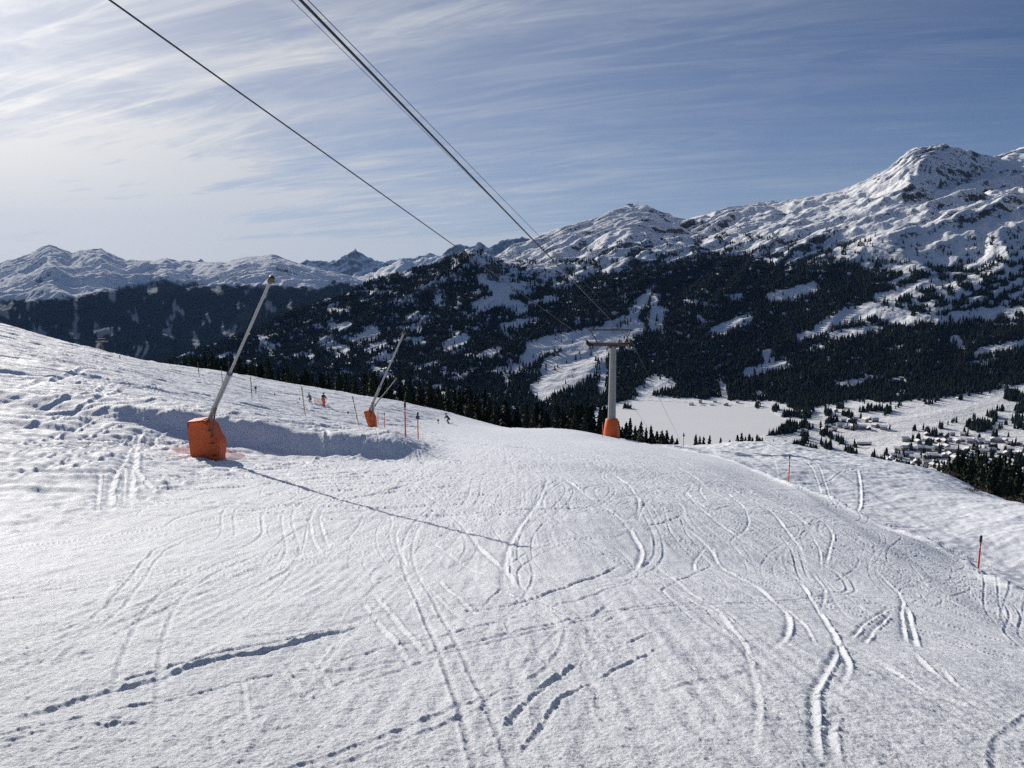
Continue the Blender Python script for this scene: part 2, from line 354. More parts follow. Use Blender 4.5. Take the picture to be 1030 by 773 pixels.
TR = [  # (pixels along the groove, half width m, depth m)
 ([(-10, 732), (46, 716), (102, 697), (154, 685), (192, 673), (230, 664), (288, 652), (327, 640), (375, 627)], .036, .034),
 ([(100, 690), (150, 678), (200, 664), (260, 652), (314, 638), (370, 626)], .02, .018),
 ([(33, 767), (59, 744), (79, 729), (110, 708)], .05, .02), ([(49, 672), (82, 645)], .03, .02),
 ([(270, 664), (299, 693), (327, 720)], .04, .02), ([(295, 658), (319, 677), (349, 703)], .032, .02),
 ([(362, 607), (386, 636), (419, 679)], .03, .022), ([(375, 600), (401, 631), (432, 665)], .03, .022),
 ([(427, 588), (437, 602), (475, 631)], .025, .016), ([(438, 585), (458, 603), (482, 621)], .025, .018),
 ([(500, 744), (515, 724), (546, 691), (561, 677), (602, 659)], .026, .024), ([(612, 653), (651, 639), (669, 635)], .022, .02),
 ([(520, 765), (549, 726), (561, 706), (602, 680), (638, 662), (670, 649)], .022, .02),
 ([(595, 625), (616, 608)], .03, .02), ([(605, 630), (625, 618)], .025, .018),
 ([(430, 624), (475, 615), (500, 612), (533, 606), (572, 592), (608, 577), (626, 566)], .03, .022),
 ([(816, 575), (826, 588), (829, 601), (824, 616)], .03, .02), ([(803, 585), (824, 616), (842, 649), (852, 672), (844, 693)], .03, .028),
 ([(843, 649), (831, 675), (816, 700), (817, 729), (820, 773)], .036, .034), ([(839, 718), (833, 739), (838, 773)], .032, .03),
 ([(893, 613), (870, 626), (854, 644)], .03, .025), ([(895, 618), (880, 632), (867, 649)], .03, .025),
 ([(880, 575), (901, 595), (906, 621), (910, 647)], .035, .03), ([(911, 613), (916, 631), (921, 652)], .035, .03),
 ([(916, 659), (934, 677), (949, 688)], .03, .022), ([(944, 675), (957, 688), (970, 698)], .025, .018),
 ([(885, 670), (934, 700), (990, 721), (1029, 739)], .025, .018), ([(921, 626), (959, 644), (1029, 675)], .025, .016),
 ([(770, 598), (803, 624), (821, 652)], .022, .014), ([(826, 578), (850, 600), (880, 622)], .02, .015),
 ([(552, 482), (544, 498), (532, 517), (518, 536), (510, 554), (506, 580), (510, 610)], .05, .03),
 ([(560, 478), (590, 500), (624, 523), (641, 546), (641, 566), (626, 579), (593, 587)], .045, .03),
 ([(639, 531), (672, 525), (687, 512), (677, 502)], .04, .025), ([(640, 527), (646, 512), (654, 502)], .04, .025),
 ([(697, 486), (694, 491), (697, 503), (715, 513), (740, 508)], .04, .028), ([(707, 484), (704, 494), (712, 506)], .035, .022),
 ([(730, 494), (740, 503), (752, 518), (750, 533), (740, 542)], .04, .028), ([(677, 523), (710, 549), (727, 571), (755, 587), (785, 612), (790, 640), (770, 660)], .035, .026),
 ([(710, 550), (698, 564), (698, 574)], .03, .022), ([(640, 470), (680, 490), (705, 512), (740, 540), (790, 575)], .04, .026),
 ([(323, 503), (313, 519), (313, 536), (324, 559)], .032, .022), ([(329, 507), (322, 518), (323, 529), (331, 549)], .032, .022),
 ([(367, 516), (356, 534), (338, 550)], .03, .02), ([(402, 528), (399, 534), (401, 551), (410, 572)], .03, .022),
 ([(411, 486), (442, 508), (465, 529), (487, 557), (510, 579), (520, 600)], .04, .03), ([(396, 478), (358, 487), (333, 497)], .035, .025),
 ([(348, 469), (370, 480)], .05, .02), ([(380, 510), (392, 516), (386, 540), (366, 548)], .025, .018), ([(351, 592), (401, 581), (442, 574), (480, 560)], .025, .016),
 ([(430, 540), (460, 565), (490, 581)], .03, .018), ([(560, 455), (600, 468), (620, 480), (640, 500), (640, 530)], .05, .03),
 ([(162, 531), (187, 518), (227, 509), (262, 501), (320, 492)], .035, .022), ([(0, 560), (70, 550), (140, 540), (230, 532), (330, 520)], .04, .015),
 ([(0, 592), (80, 583), (180, 572), (260, 556)], .03, .012), ([(0, 660), (60, 645), (120, 625), (250, 600), (330, 592)], .025, .014),
 ([(0, 618), (90, 610), (170, 590), (300, 560)], .022, .012), ([(210, 735), (216, 752), (220, 773)], .025, .02), ([(243, 680), (248, 720), (256, 745)], .02, .016),
 ([(668, 455), (700, 470), (760, 498), (830, 540), (900, 580)], .05, .025), ([(600, 445), (640, 455), (700, 482), (770, 530)], .05, .022),
 ([(740, 478), (800, 510), (860, 545), (930, 588), (1030, 640)], .035, .018), ([(700, 470), (760, 505), (800, 545), (812, 575)], .04, .025),
 ([(820, 520), (836, 535), (834, 552), (830, 570)], .035, .03), ([(798, 516), (822, 548), (826, 575)], .025, .02),
 ([(650, 560), (700, 600), (740, 640), (760, 700), (755, 773)], .03, .015), ([(580, 640), (600, 690), (612, 750)], .06, .012),
 # off-piste, left hillside
 ([(136, 446), (133, 476), (128, 505)], .08, .05), ([(162, 418), (148, 434), (136, 447), (122, 470), (111, 489), (108, 516)], .07, .05),
 ([(156, 416), (135, 440), (101, 452), (48, 470), (0, 487)], .07, .05), ([(170, 420), (158, 440), (150, 452)], .06, .05),
 ([(93, 446), (50, 458), (0, 470)], .07, .05), ([(101, 418), (76, 430), (0, 449)], .08, .06), ([(150, 425), (110, 432), (60, 445), (0, 460)], .06, .05),
 ([(128, 470), (150, 490), (170, 500)], .06, .04), ([(100, 480), (98, 500), (97, 516)], .05, .04), ([(126, 475), (125, 490), (124, 506)], .05, .04),
 ([(0, 415), (60, 405), (120, 385)], .08, .05), ([(0, 432), (80, 412), (130, 395)], .08, .05), ([(60, 480), (110, 462), (150, 452)], .06, .04),
 ([(220, 440), (190, 432), (160, 428)], .08, .05), ([(20, 395), (60, 380), (110, 370)], .09, .05), ([(240, 420), (300, 428), (340, 436)], .08, .05),
 # bank on the right
 ([(806, 460), (822, 475), (838, 492)], .045, .03), ([(812, 457), (832, 478), (842, 490)], .045, .03), ([(776, 458), (784, 474)], .04, .02),
 ([(862, 472), (866, 484), (852, 492), (838, 503)], .06, .05), ([(822, 477), (850, 474), (862, 470)], .05, .03),
]
for pp, w, d in TR: px_track(pp, w*(.80 if w < .055 else 1.0), d*(.90 if w < .055 else 1.0))
for k in range(300):                              # linked turns of many skiers down the run
    x0 = random.uniform(-9, 15); y0 = random.uniform(-2, 60); ln = random.uniform(18, 75); amp = random.uniform(.5, 3.6); wl = random.uniform(15, 36); ph = random.uniform(0, 6.3)
    dr = random.uniform(-.15, .38); q = np.linspace(0, ln, int(ln/2.2)+5); X0 = x0+dr*q+amp*np.sin(2*PI*q/wl+ph); gap = random.uniform(.18, .45)
    w = random.uniform(.013, .024); dp = random.uniform(.007, .018)
    carve(list(zip(X0, y0+q)), w, dp)
    if random.random() < .75: carve(list(zip(X0+gap, y0+q+random.uniform(-.1, .1))), w, dp*.9)
for k in range(110):                               # short skidded scrapes
    x0 = random.uniform(-7, 12); y0 = random.uniform(3, 40); a = random.uniform(-1.2, 1.9); ln = random.uniform(.4, 2.5)
    carve([(x0, y0), (x0+ln*.5*math.cos(a)+.05, y0+ln*.5*math.sin(a)), (x0+ln*math.cos(a), y0+ln*math.sin(a))], random.uniform(.02, .05), random.uniform(.006, .02))
for k in range(260):                               # tracks through the soft snow on the left hillside
    D = random.uniform(18, 95); U = random.uniform(-20, 330); x0 = (U-CX)/F*D; a = random.gauss(.62, .35); ln = random.uniform(3, 14); bend = random.uniform(-.5, .5)
    q = np.linspace(0, 1, 7); carve(list(zip(x0+ln*q*np.cos(a+bend*q), D+ln*q*np.sin(a+bend*q))), random.uniform(.035, .07), random.uniform(.02, .045))
prof = TD/TW
Z += -TP*np.exp(-prof**2*.9)+TP*.75*np.exp(-((prof-1.9)/.6)**2)*np.clip(.55+.75*TS, 0, 1.2)*(1+.8*noise(NX/.07, NY/.07, 110)*(cell < .05))
del TD, TS, TP, TW, prof, wx, wy, ua, ub, crumb, lump, lm2
o = link('snow_slope', grid_mesh('snow_slope', NX, NY, Z), M['snow']); prop(o, kind='structure')
SLOPE = Z
def ground(x, y): return float(lookup(SLOPE, x, y))
def on(U, D, V=440):
    t, _ = ray(U, V); x = float(t)*D; return Vector((x, D, ground(x, D)))

# ------------------------------------------------------------------ MASSIF ACROSS THE VALLEY
UM = [-400, 100, 200, 250, 300, 350, 400, 440, 477, 510, 560, 600, 640, 690, 740, 800, 850, 895, 925, 965, 1000, 1030, 1300]
MR = {
 2320: [430, 425, 420, 417, 415, 412, 410, 410, 409, 408, 407, 406, 405, 405, 405, 403, 400, 396, 393, 390, 388, 385, 370],
 2560: [415, 412, 408, 404, 400, 397, 393, 392, 391, 390, 388, 387, 386, 385, 384, 380, 373, 368, 363, 360, 357, 354, 335],
 2800: [412, 402, 397, 392, 385, 380, 373, 370, 367, 365, 362, 360, 358, 357, 355, 350, 343, 335, 330, 326, 322, 318, 300],
 3060: [408, 395, 384, 375, 365, 358, 350, 345, 340, 337, 335, 332, 330, 328, 325, 318, 310, 300, 295, 290, 286, 282, 262],
 3380: [405, 390, 368, 354, 340, 328, 317, 307, 300, 302, 304, 300, 297, 294, 290, 283, 273, 262, 255, 250, 246, 242, 222],
 3850: [402, 385, 356, 337, 314, 297, 279, 264, 249, 270, 274, 269, 262, 261, 255, 245, 235, 222, 213, 205, 202, 198, 180],
 4400: [410, 395, 368, 350, 326, 312, 296, 280, 262, 262, 254, 246, 238, 243, 235, 224, 213, 197, 184, 186, 190, 190, 160],
 4980: [420, 405, 380, 362, 340, 328, 312, 296, 278, 255, 238, 226, 216, 228, 218, 208, 198, 172, 156, 159, 172, 176, 148],
 5600: [430, 415, 390, 372, 352, 340, 325, 310, 292, 256, 231.5, 219, 208, 222, 209.5, 202.5, 192, 170, 148, 148, 157, 160, 140],
 6200: [445, 430, 410, 392, 372, 360, 345, 330, 312, 275, 250, 238, 230, 240, 225, 212, 203, 185, 172, 165, 160, 149, 140],
 6900: [470, 460, 450, 440, 420, 410, 395, 380, 362, 330, 300, 290, 280, 290, 270, 260, 250, 235, 225, 215, 200, 190, 180],
}
MZ = {380: (-108, -118, -150), 1000: (-330, -300, -290), 1450: (-480, -388, -386), 1800: (-540, -391, -380)}
DM = sorted(list(MR)+list(MZ)); TM = np.linspace(-1.1, .95, 1500)
rows = []
for D in DM:
    if D in MR: t, e = ray(UM, MR[D]); z = e*D
    else:
        t = np.array([-1.2, -.35, .1, .35, 1.0]); a, b, c = MZ[D]; z = np.array([a, a, b, b, c], float)
    rows.append(pchip(t, z, TM))
rows = np.array(rows)
rows = sm(rows, 8)
ym = np.concatenate([np.geomspace(380, 1400, 40, endpoint=False), np.linspace(1400, 5950, 760, endpoint=False), np.linspace(5950, 6900, 30)])
MB_Z = pchip(DM, rows, ym)
MX = TM[None, :]*ym[:, None]; MY = np.repeat(ym[:, None], len(TM), 1); MZZ = MB_Z.copy()
LAKE = [(560, 444), (585, 425), (612, 409), (635, 403.5), (690, 406), (740, 409), (770, 414), (788, 424), (775, 434), (745, 444), (730, 460), (560, 460)]
lk = []
for U, V in LAKE:
    t, e = ray(U, V); D = -390/float(e); lk.append((float(t)*D, D))
def poly_sd(X_, Y_, poly):
    """signed distance to a polygon, negative inside"""
    d = np.full(X_.shape, 1e9); ins = np.zeros(X_.shape, bool); n = len(poly)
    for k in range(n):
        ax, ay = poly[k]; bx, by = poly[(k+1) % n]; dx, dy = bx-ax, by-ay
        u = np.clip(((X_-ax)*dx+(Y_-ay)*dy)/(dx*dx+dy*dy), 0, 1)
        d = np.minimum(d, np.hypot(X_-ax-u*dx, Y_-ay-u*dy))
        c = ((ay > Y_) != (by > Y_)) & (X_ < (bx-ax)*(Y_-ay)/(by-ay+1e-12)+ax); ins ^= c
    return np.where(ins, -d, d)
lsd = poly_sd(MX, MY, lk)
relief = sstep(2300, 2700, MY); hi = sstep(2800, 3600, MY)
wx = MX+160*noise(MX/900, MY/900, 201); wy = MY+160*noise(MX/900, MY/900, 202)
ga = wx*.79+wy*.61; gb = -wx*.61+wy*.79          # ridges fall away to the lower left
sky_guard = 1-.75*sstep(4900, 5500, MY)*sstep(-.05, .02, TM[None, :])
amp = (4+11*relief+12*hi)*sky_guard
MZZ += amp*.95*fbm(ga*.38, gb, 430, 4, .5, 203, True)
MZZ += (1.5+3*relief+4*hi)*fbm(ga*.5, gb, 210, 6, .55, 215, True)
MZZ += (.5+.8*relief+1.6*hi)*fbm(MX*.5+MY*.3, MY*.8-MX*.5, 70, 4, .65, 221, True)
md = .35+.9*sstep(-.5, .6, noise(MX/700, MY/700, 260))
MZZ += (.15+.85*hi)*relief*sky_guard*34*md*benches(gb/330+.9*noise(MX/800, MY/600, 261)+.35*noise(MX/220, MY/220, 262))
MZZ += (.25+.75*hi)*relief*17*(.3+sstep(-.4, .5, noise(MX/500, MY/400, 263)))*benches(gb/120+.8*noise(MX/260, MY/200, 264)+.3*noise(MX/80, MY/80, 265))
# knoll on the left ridge is craggy
kn = np.exp(-((MX/MY+.05)/.08)**2-((MY-3820)/260)**2); MZZ += kn*20*fbm(MX, MY, 130, 4, .55, 231, True)
# main peak: gullied sunny face, smooth shaded face behind its left-hand rib
Upk, Vpk = project(MX, MY, MB_Z)
gul = np.exp(-((Upk-925)/38)**2)*sstep(4000, 4400, MY)*sstep(5690, 5500, MY)
MZZ += gul*9*(.55-2*np.abs(noise((Upk+.45*(Vpk-150))/9+.8*noise(Upk/14, Vpk/12, 243), Vpk/26., 241)))*(.4+sstep(-.4, .4, noise(Upk/16, Vpk/14, 242)))
# rib that runs from the summit towards the lower left: a step down on its right-hand side
rib_u = np.interp(MY, [3900, 4400, 5000, 5600], [880, 905, 938, 962]); du = Upk-rib_u; rw = sstep(3800, 4300, MY)
MZZ += rw*np.where(du < 0, 50*np.exp(np.minimum(du, 0)/38.), 50-105*sstep(0, 50, du)*np.exp(-np.maximum(du-50, 0)/45.)-50*sstep(40, 160, du))*sstep(5600, 4900, MY)-20*rw*np.exp(-(du/60)**2)
flat = sstep(160, 20, lsd+18*noise(MX/60, MY/60, 250)); MZZ = MZZ*(1-flat)+(-389.2+.012*lsd)*flat
MZZ = np.where(lsd < 12, -393-2*sstep(12, -30, lsd), MZZ)
def mlook(A, x, y):
    x = np.asarray(x, float); y = np.asarray(y, float); s = x/y
    i = np.clip(np.searchsorted(ym, y)-1, 0, len(ym)-2); j = np.clip(((s-TM[0])/(TM[1]-TM[0])).astype(int), 0, len(TM)-2)
    a = (y-ym[i])/(ym[i+1]-ym[i]); b = (s-TM[j])/(TM[1]-TM[0])
    return (A[i, j]*(1-b)+A[i, j+1]*b)*(1-a)+(A[i+1, j]*(1-b)+A[i+1, j+1]*b)*a
# --- where the woods stand (capsules of open snow seen in the photograph: u0,v0,u1,v1,radius)
CLEAR = [(657, 287, 648, 300, 4), (648, 300, 636, 318, 6), (636, 318, 612, 328, 4), (659, 300, 656, 330, 4), (664, 312, 664, 330, 4),
 (615, 336, 540, 348, 10), (640, 330, 610, 345, 9), (545, 348, 530, 362, 8), (600, 350, 555, 372, 13), (590, 372, 545, 392, 12), (560, 385, 545, 400, 8), (606, 358, 606, 395, 4),
 (507, 328, 538, 323, 3.5), (484, 308, 500, 300, 7), (500, 290, 528, 292, 8), (500, 300, 525, 312, 7), (486, 282, 500, 286, 6), (535, 305, 560, 300, 3),
 (645, 394, 672, 386, 7), (652, 384, 664, 380, 4), (640, 402, 790, 408, 4),
 (806, 340, 826, 331, 5), (826, 331, 850, 318, 7), (850, 318, 880, 312, 9), (838, 338, 880, 332, 5), (880, 312, 905, 322, 8), (905, 322, 950, 322, 5), (960, 318, 1030, 312, 5),
 (885, 300, 915, 292, 6), (925, 288, 960, 284, 4),
 (720, 334, 752, 320, 5), (753, 375, 790, 366, 5), (770, 355, 778, 368, 4), (724, 385, 728, 402, 4), (775, 300, 818, 290, 6), (690, 305, 700, 302, 3), (702, 318, 706, 322, 3), (735, 300, 745, 298, 3),
 (846, 388, 878, 381, 4), (895, 383, 908, 382, 2.5), (982, 356, 1035, 343, 4), (975, 366, 995, 364, 3), (895, 352, 906, 350, 2.5), (815, 352, 825, 349, 3), (960, 340, 972, 352, 3),
 (335, 331, 349, 328, 5), (325, 345, 345, 352, 6), (345, 352, 350, 359, 3), (318, 328, 326, 330, 3), (360, 341, 376, 334, 7), (370, 352, 384, 347, 5), (375, 362, 395, 358, 4), (378, 372, 392, 378, 5),
 (412, 320, 432, 319, 4), (450, 349, 466, 341, 6), (455, 356, 466, 352, 3), (408, 342, 426, 344, 2.5), (422, 291, 440, 286, 3), (445, 283, 454, 280, 3), (478, 307, 492, 303, 4), (468, 316, 474, 319, 2.5), (440, 262, 446, 260, 2),
 (420, 370, 440, 365, 3), (455, 382, 470, 378, 3), (270, 357, 275, 360, 2), (264, 350, 268, 351, 1.6), (395, 305, 420, 302, 2), (480, 360, 500, 352, 4), (500, 372, 520, 370, 4), (430, 392, 445, 388, 3)]
def forest_density(U, V, D):
    un = U+3.2*noise(U/16, V/9, 301)+1.5*noise(U/6, V/4, 302); vn = V+2.2*noise(U/14, V/8, 303)+1.0*noise(U/5, V/4, 304)
    top = np.interp(un, [150, 300, 440, 470, 484, 500, 520, 560, 600, 640, 690, 720, 760, 800, 850, 880, 895, 960, 1030, 1300],
                    [300, 300, 255, 256, 270, 288, 282, 288, 276, 270, 262, 256, 262, 268, 262, 276, 274, 270, 264, 260])
    dens = sstep(-5, 5, vn-top)
    patch = sstep(-.12, .25, noise(U/26, V/10, 310)+.5*noise(U/9, V/5, 311))
    sc_ = sstep(-42, -4, vn-top)*(1-sstep(0, 8, vn-top)); dens = np.maximum(dens, sc_*.85*sstep(-.02, .40, noise(U/13, V/6, 312)+.5*noise(U/5, V/3, 313)))
    pas = sstep(885, 900, un)*sstep(330, 322, vn); dens = dens*(1-pas*(1-.95*sstep(-.20, .12, noise(U/14, V/6, 315)+.35*noise(U/6, V/4, 316))))
    dens *= 1-.9*sstep(.42, .55, noise(U/22, V/9, 320)+.35*noise(U/7, V/4, 321))*sstep(600, 480, un)
    dens *= 1-.85*sstep(.60, .72, noise(U/18, V/9, 322)+.35*noise(U/7, V/4, 323))
    for (a, b, c, d, r) in CLEAR:
        dx, dy = c-a, d-b; q = np.clip(((un-a)*dx+(vn-b)*1.8*dy*1.8)/(dx*dx+dy*dy*3.24+1e-6), 0, 1)
        q = np.clip(((un-a)*dx+(vn-b)*dy)/(dx*dx+dy*dy+1e-6), 0, 1)
        dd = np.hypot(un-a-q*dx, (vn-b-q*dy)*1.15); dens = dens*(.05+.95*sstep(r-2.2, r+2.0, dd))
    dens *= 1-.88*sstep(.44, .60, noise(U/6, V/3, 324)+.35*noise(U/2.5, V/1.6, 325))*sstep(760, 620, un)*.9
    dens *= 1-.8*sstep(.46, .60, noise(U/7, V/3, 326)+.35*noise(U/2.5, V/1.6, 327))
    # foot of the slope: woods end in a ragged line, open meadows and the village below
    foot = np.interp(un, [150, 500, 560, 640, 660, 700, 780, 800, 830, 860, 900, 940, 980, 1030, 1300], [500, 500, 500, 398, 400, 402, 405, 414, 408, 402, 405, 402, 396, 388, 370])
    dens *= sstep(2, -3, vn-foot)
    town = sstep(1.2, .8, np.hypot((un-945)/62, (vn-457)/15))
    low = sstep(0, 5, vn-foot)*(D > 1350)*(U > 760)
    dens = np.maximum(dens, low*(1-.5*town)*.9*sstep(.24, .44, noise(U/12, V/6, 330)+.35*noise(U/5, V/3, 331))*sstep(1350, 1500, D))
    for (a, b, ra, rb) in [(915, 425, 46, 8), (950, 415, 50, 9), (880, 440, 40, 9), (1000, 405, 30, 8)]:
        dens *= sstep(.8, 1.2, np.hypot((un-a)/ra, (vn-b)/rb))
    for (a, b, ra, rb) in [(779, 432, 23, 7), (1020, 400, 10, 5), (985, 430, 14, 5), (810, 412, 10, 4)]:
        dens = np.maximum(dens, sstep(1.1, .8, np.hypot((un-a)/ra, (vn-b)/rb)))
    return dens
UMp, VMp = project(MX, MY, MZZ)
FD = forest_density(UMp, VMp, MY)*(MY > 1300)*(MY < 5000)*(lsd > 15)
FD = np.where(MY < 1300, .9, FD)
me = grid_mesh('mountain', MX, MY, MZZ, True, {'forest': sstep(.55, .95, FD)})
o = link('mountain', me, M['massif']); prop(o, kind='structure')
bm = bmesh.new(); cx_ = sum(p[0] for p in lk)/len(lk); cy_ = sum(p[1] for p in lk)/len(lk)
vs = [bm.verts.new((cx_+(x-cx_)*1.10, cy_+(y-cy_)*1.10, -390)) for x, y in lk]; bm.faces.new(vs); me = bpy.data.meshes.new('frozen_lake'); bm.to_mesh(me); bm.free()
o = link('frozen_lake', me, M['ice']); prop(o, kind='structure')

# --- the woods as one mass of small conifers
N = 1500000
cy = np.sqrt(rng.random(N)*(4800**2-1300**2)+1300**2); ct = rng.uniform(-.62, .80, N); cxx = ct*cy
cz = mlook(MZZ, cxx, cy); cu, cv = project(cxx, cy, cz)
fd = forest_density(cu, cv, cy); dl = poly_sd(cxx, cy, lk)
keep = (fd > rng.random(N)*.9+.03) & (dl > 20) & (cv < 520) & (cu > 150)
thin = 21e-3*np.clip(2800/cy, .45, 1.6)            # trees per square metre wanted
area = (.80+.62)/2*(4800**2-1300**2)
keep &= rng.random(N) < thin*area/N
fx, fy, fz = cxx[keep], cy[keep], cz[keep]
isl = (rng.random((14, 2))-.5)*[26, 22]; tI = ray(631, 411); DI = -390/float(tI[1])
ex_x = float(tI[0])*DI+isl[:, 0]; ex_y = DI+isl[:, 1]; fx = np.append(fx, ex_x); fy = np.append(fy, ex_y); fz = np.append(fz, np.full(14, -390.5))
NT = len(fx); print('forest trees', NT)
hh = rng.uniform(11, 21, NT)*np.clip(1.5-(fy-2700)/2200, .42, 1.1); rad = hh*rng.uniform(.15, .22, NT)
tv = []; tf = []
K = 5
for (z0, r0, z1) in ((.05, 1, .62), (.38, .68, 1.0)):
    b = len(tv)
    for j in range(K): a = 2*PI*(j+.5*(z0 > .1))/K; tv.append((math.cos(a)*r0, math.sin(a)*r0, z0))
    tv.append((0, 0, z1))
    for j in range(K): tf.append((b+j, b+(j+1) % K, b+K))
tv = np.array(tv); tf = np.array(tf)
an = rng.random(NT)*2*PI; ca, sa = np.cos(an), np.sin(an); jit = rng.uniform(.75, 1.25, (NT, len(tv)))
VX = fx[:, None]+rad[:, None]*jit*(ca[:, None]*tv[:, 0]-sa[:, None]*tv[:, 1]); VY = fy[:, None]+rad[:, None]*jit*(sa[:, None]*tv[:, 0]+ca[:, None]*tv[:, 1])
VZ = fz[:, None]-1+hh[:, None]*tv[:, 2]
me = np_mesh('forest', np.stack([VX, VY, VZ], -1).reshape(-1, 3), (tf[None]+(np.arange(NT)*len(tv))[:, None, None]).reshape(-1, 3))
o = link('forest', me, M['needles_far']); prop(o, 'dark conifer woods in patches over the mountainside and valley across from the ski run', 'forest', kind='stuff')

# ------------------------------------------------------------------ FAR RANGES
def far_range(name, D0, D1, D2, sky, base_pts, mids, tcols, nrow, amps, seed, mt, forest_line=None, grain=None):
    t = np.linspace(tcols[0], tcols[1], tcols[2]); Us, Vs = np.array(sky, float).T
    tk, ek = ray(Us, Vs); ez = np.interp(t, tk, ek)
    Ub, Vb = np.array(base_pts, float).T; tb, eb = ray(Ub, Vb); be = np.interp(t, tb, eb)
    yr = np.linspace(D0, D2, nrow); q = (yr-D0)/(D1-D0)
    prof_ = np.interp(q, mids[0], mids[1])            # 0 at the base, 1 on the crest
    X_ = t[None]*yr[:, None]; Y_ = np.repeat(yr[:, None], len(t), 1)
    E = be[None]+(ez-be)[None]*prof_[:, None]; Z_ = E*Y_
    back = np.maximum(0, (Y_-D1)/(D2-D1)); Z_ -= back*.06*D1*1.2
    wx = X_+amps[1]*.6*noise(X_/amps[1], Y_/amps[1], seed+50); wy = Y_+amps[1]*.6*noise(X_/amps[1], Y_/amps[1], seed+51)
    g0 = wx*grain[0]+wy*grain[1]; g1 = -wx*grain[1]+wy*grain[0]
    crest = np.exp(-((Y_-D1)/(.05*D1))**2)
    Z_ += amps[0]*(1-.85*crest)*fbm(g0*.5, g1, amps[1], 5, .52, seed, True)+amps[2]*fbm(X_, Y_, amps[1]*.18, 4, .6, seed+9, True)
    lm = amps[1]*.55
    Z_ += (1-.8*crest)*amps[0]*.42*(.4+.8*sstep(-.4, .5, noise(X_/2500, Y_/2500, seed+30)))*benches(g1/lm+.9*noise(X_/1800, Y_/1500, seed+31)+.35*noise(X_/500, Y_/500, seed+32))
    Z_ += (1-.6*crest)*amps[0]*.15*benches(g1/(lm*.36)+.9*noise(X_/700, Y_/600, seed+33)+.3*noise(X_/200, Y_/200, seed+34))
    U_, V_ = project(X_, Y_, Z_)
    fo = np.zeros_like(X_)
    if forest_line:
        fu, fv = np.array(forest_line, float).T; fl = np.interp(U_, fu, fv)+3*noise(U_/9, V_/4, seed+20)+2*noise(U_/4, V_/3, seed+21)
        fo = sstep(-1.5, 2.5, V_-fl)*(1-.45*sstep(.30, .62, noise(U_/12, V_/22, seed+22)+.5*noise(U_/4, V_/7, seed+23)))
    o = link(name, grid_mesh(name, X_, Y_, Z_, True, {'forest': np.clip(fo*1.1, 0, 1)}), mt); prop(o, kind='structure')
far_range('mountain_range', 6200, 11800, 14000,
 [(-500, 250), (-150, 262), (-60, 268), (0, 265), (33, 254), (42, 248), (50, 246), (60, 250), (73, 255), (85, 252), (101, 251), (115, 257), (126, 262), (151, 262), (160, 260), (167, 258.6), (180, 262), (197, 264), (227, 264), (240, 261), (250, 259), (262, 259), (273, 257), (285, 260), (300, 266), (328, 273), (345, 276), (359, 280), (371, 287), (385, 300), (420, 330), (520, 360)],
 [(-500, 395), (200, 395), (300, 380), (520, 400)], ([0, .15, .32, .6, 1, 1.5], [0, .36, .66, .82, 1, .93]), (-1.2, .02, 900), 420,
 (115, 1500, 12), 400, M['range'],
 [(-500, 300), (0, 303), (50, 301), (83, 298), (120, 290), (162, 281), (187, 287), (240, 287), (262, 287), (300, 288), (320, 292), (336, 283), (371, 288), (520, 300)], (.75, .66))
far_range('valley_head_ridge', 12500, 15500, 17500,
 [(250, 300), (330, 285), (361, 278), (375, 274), (391, 267), (404, 261), (417, 262), (427, 259), (449, 258), (480, 262), (560, 262), (700, 260)],
 [(250, 315), (700, 315)], ([0, .5, 1, 1.4], [0, .45, 1, .9]), (-.36, .25, 320), 150,
 (120, 1200, 25), 500, M['range'],
 None, (.6, .8))
far_range('distant_peaks', 23400, 25000, 28000,
 [(-500, 262), (-100, 268), (0, 270), (90, 264), (150, 266), (196, 262), (202, 261), (210, 266), (270, 270), (290, 268), (302, 266), (309, 262), (318, 264), (333, 263), (346, 259), (352, 255.5), (357, 249), (362, 254.5), (370, 259), (381, 264), (391, 264), (400, 262), (422, 258.6), (432, 256), (442, 257), (452, 251), (461, 246), (466, 248), (472, 249), (478, 246), (484, 243.5), (492, 248), (500, 246), (505, 240.6), (513, 242), (522, 240), (533, 239), (545, 244), (580, 240), (700, 240), (770, 203), (790, 201), (808, 202), (830, 215), (1300, 240)],
 [(-500, 288), (1300, 288)], ([0, .5, 1, 1.4], [0, .35, 1, .8]), (-1.1, 1.0, 900), 120,
 (200, 2600, 60), 600, M['peaks'], None, (.5, .86))
# a broad floor under the ranges so nothing is open underneath
X_, Y_ = np.meshgrid(np.linspace(-36000, 36000, 60), np.linspace(-9000, 33000, 60)); Z_ = -1150+60*noise(X_/4000, Y_/4000, 9)
o = link('valley_floor', grid_mesh('valley_floor', X_, Y_, Z_, True, {'forest': 0*X_+.8}), M['range']); prop(o, kind='structure')

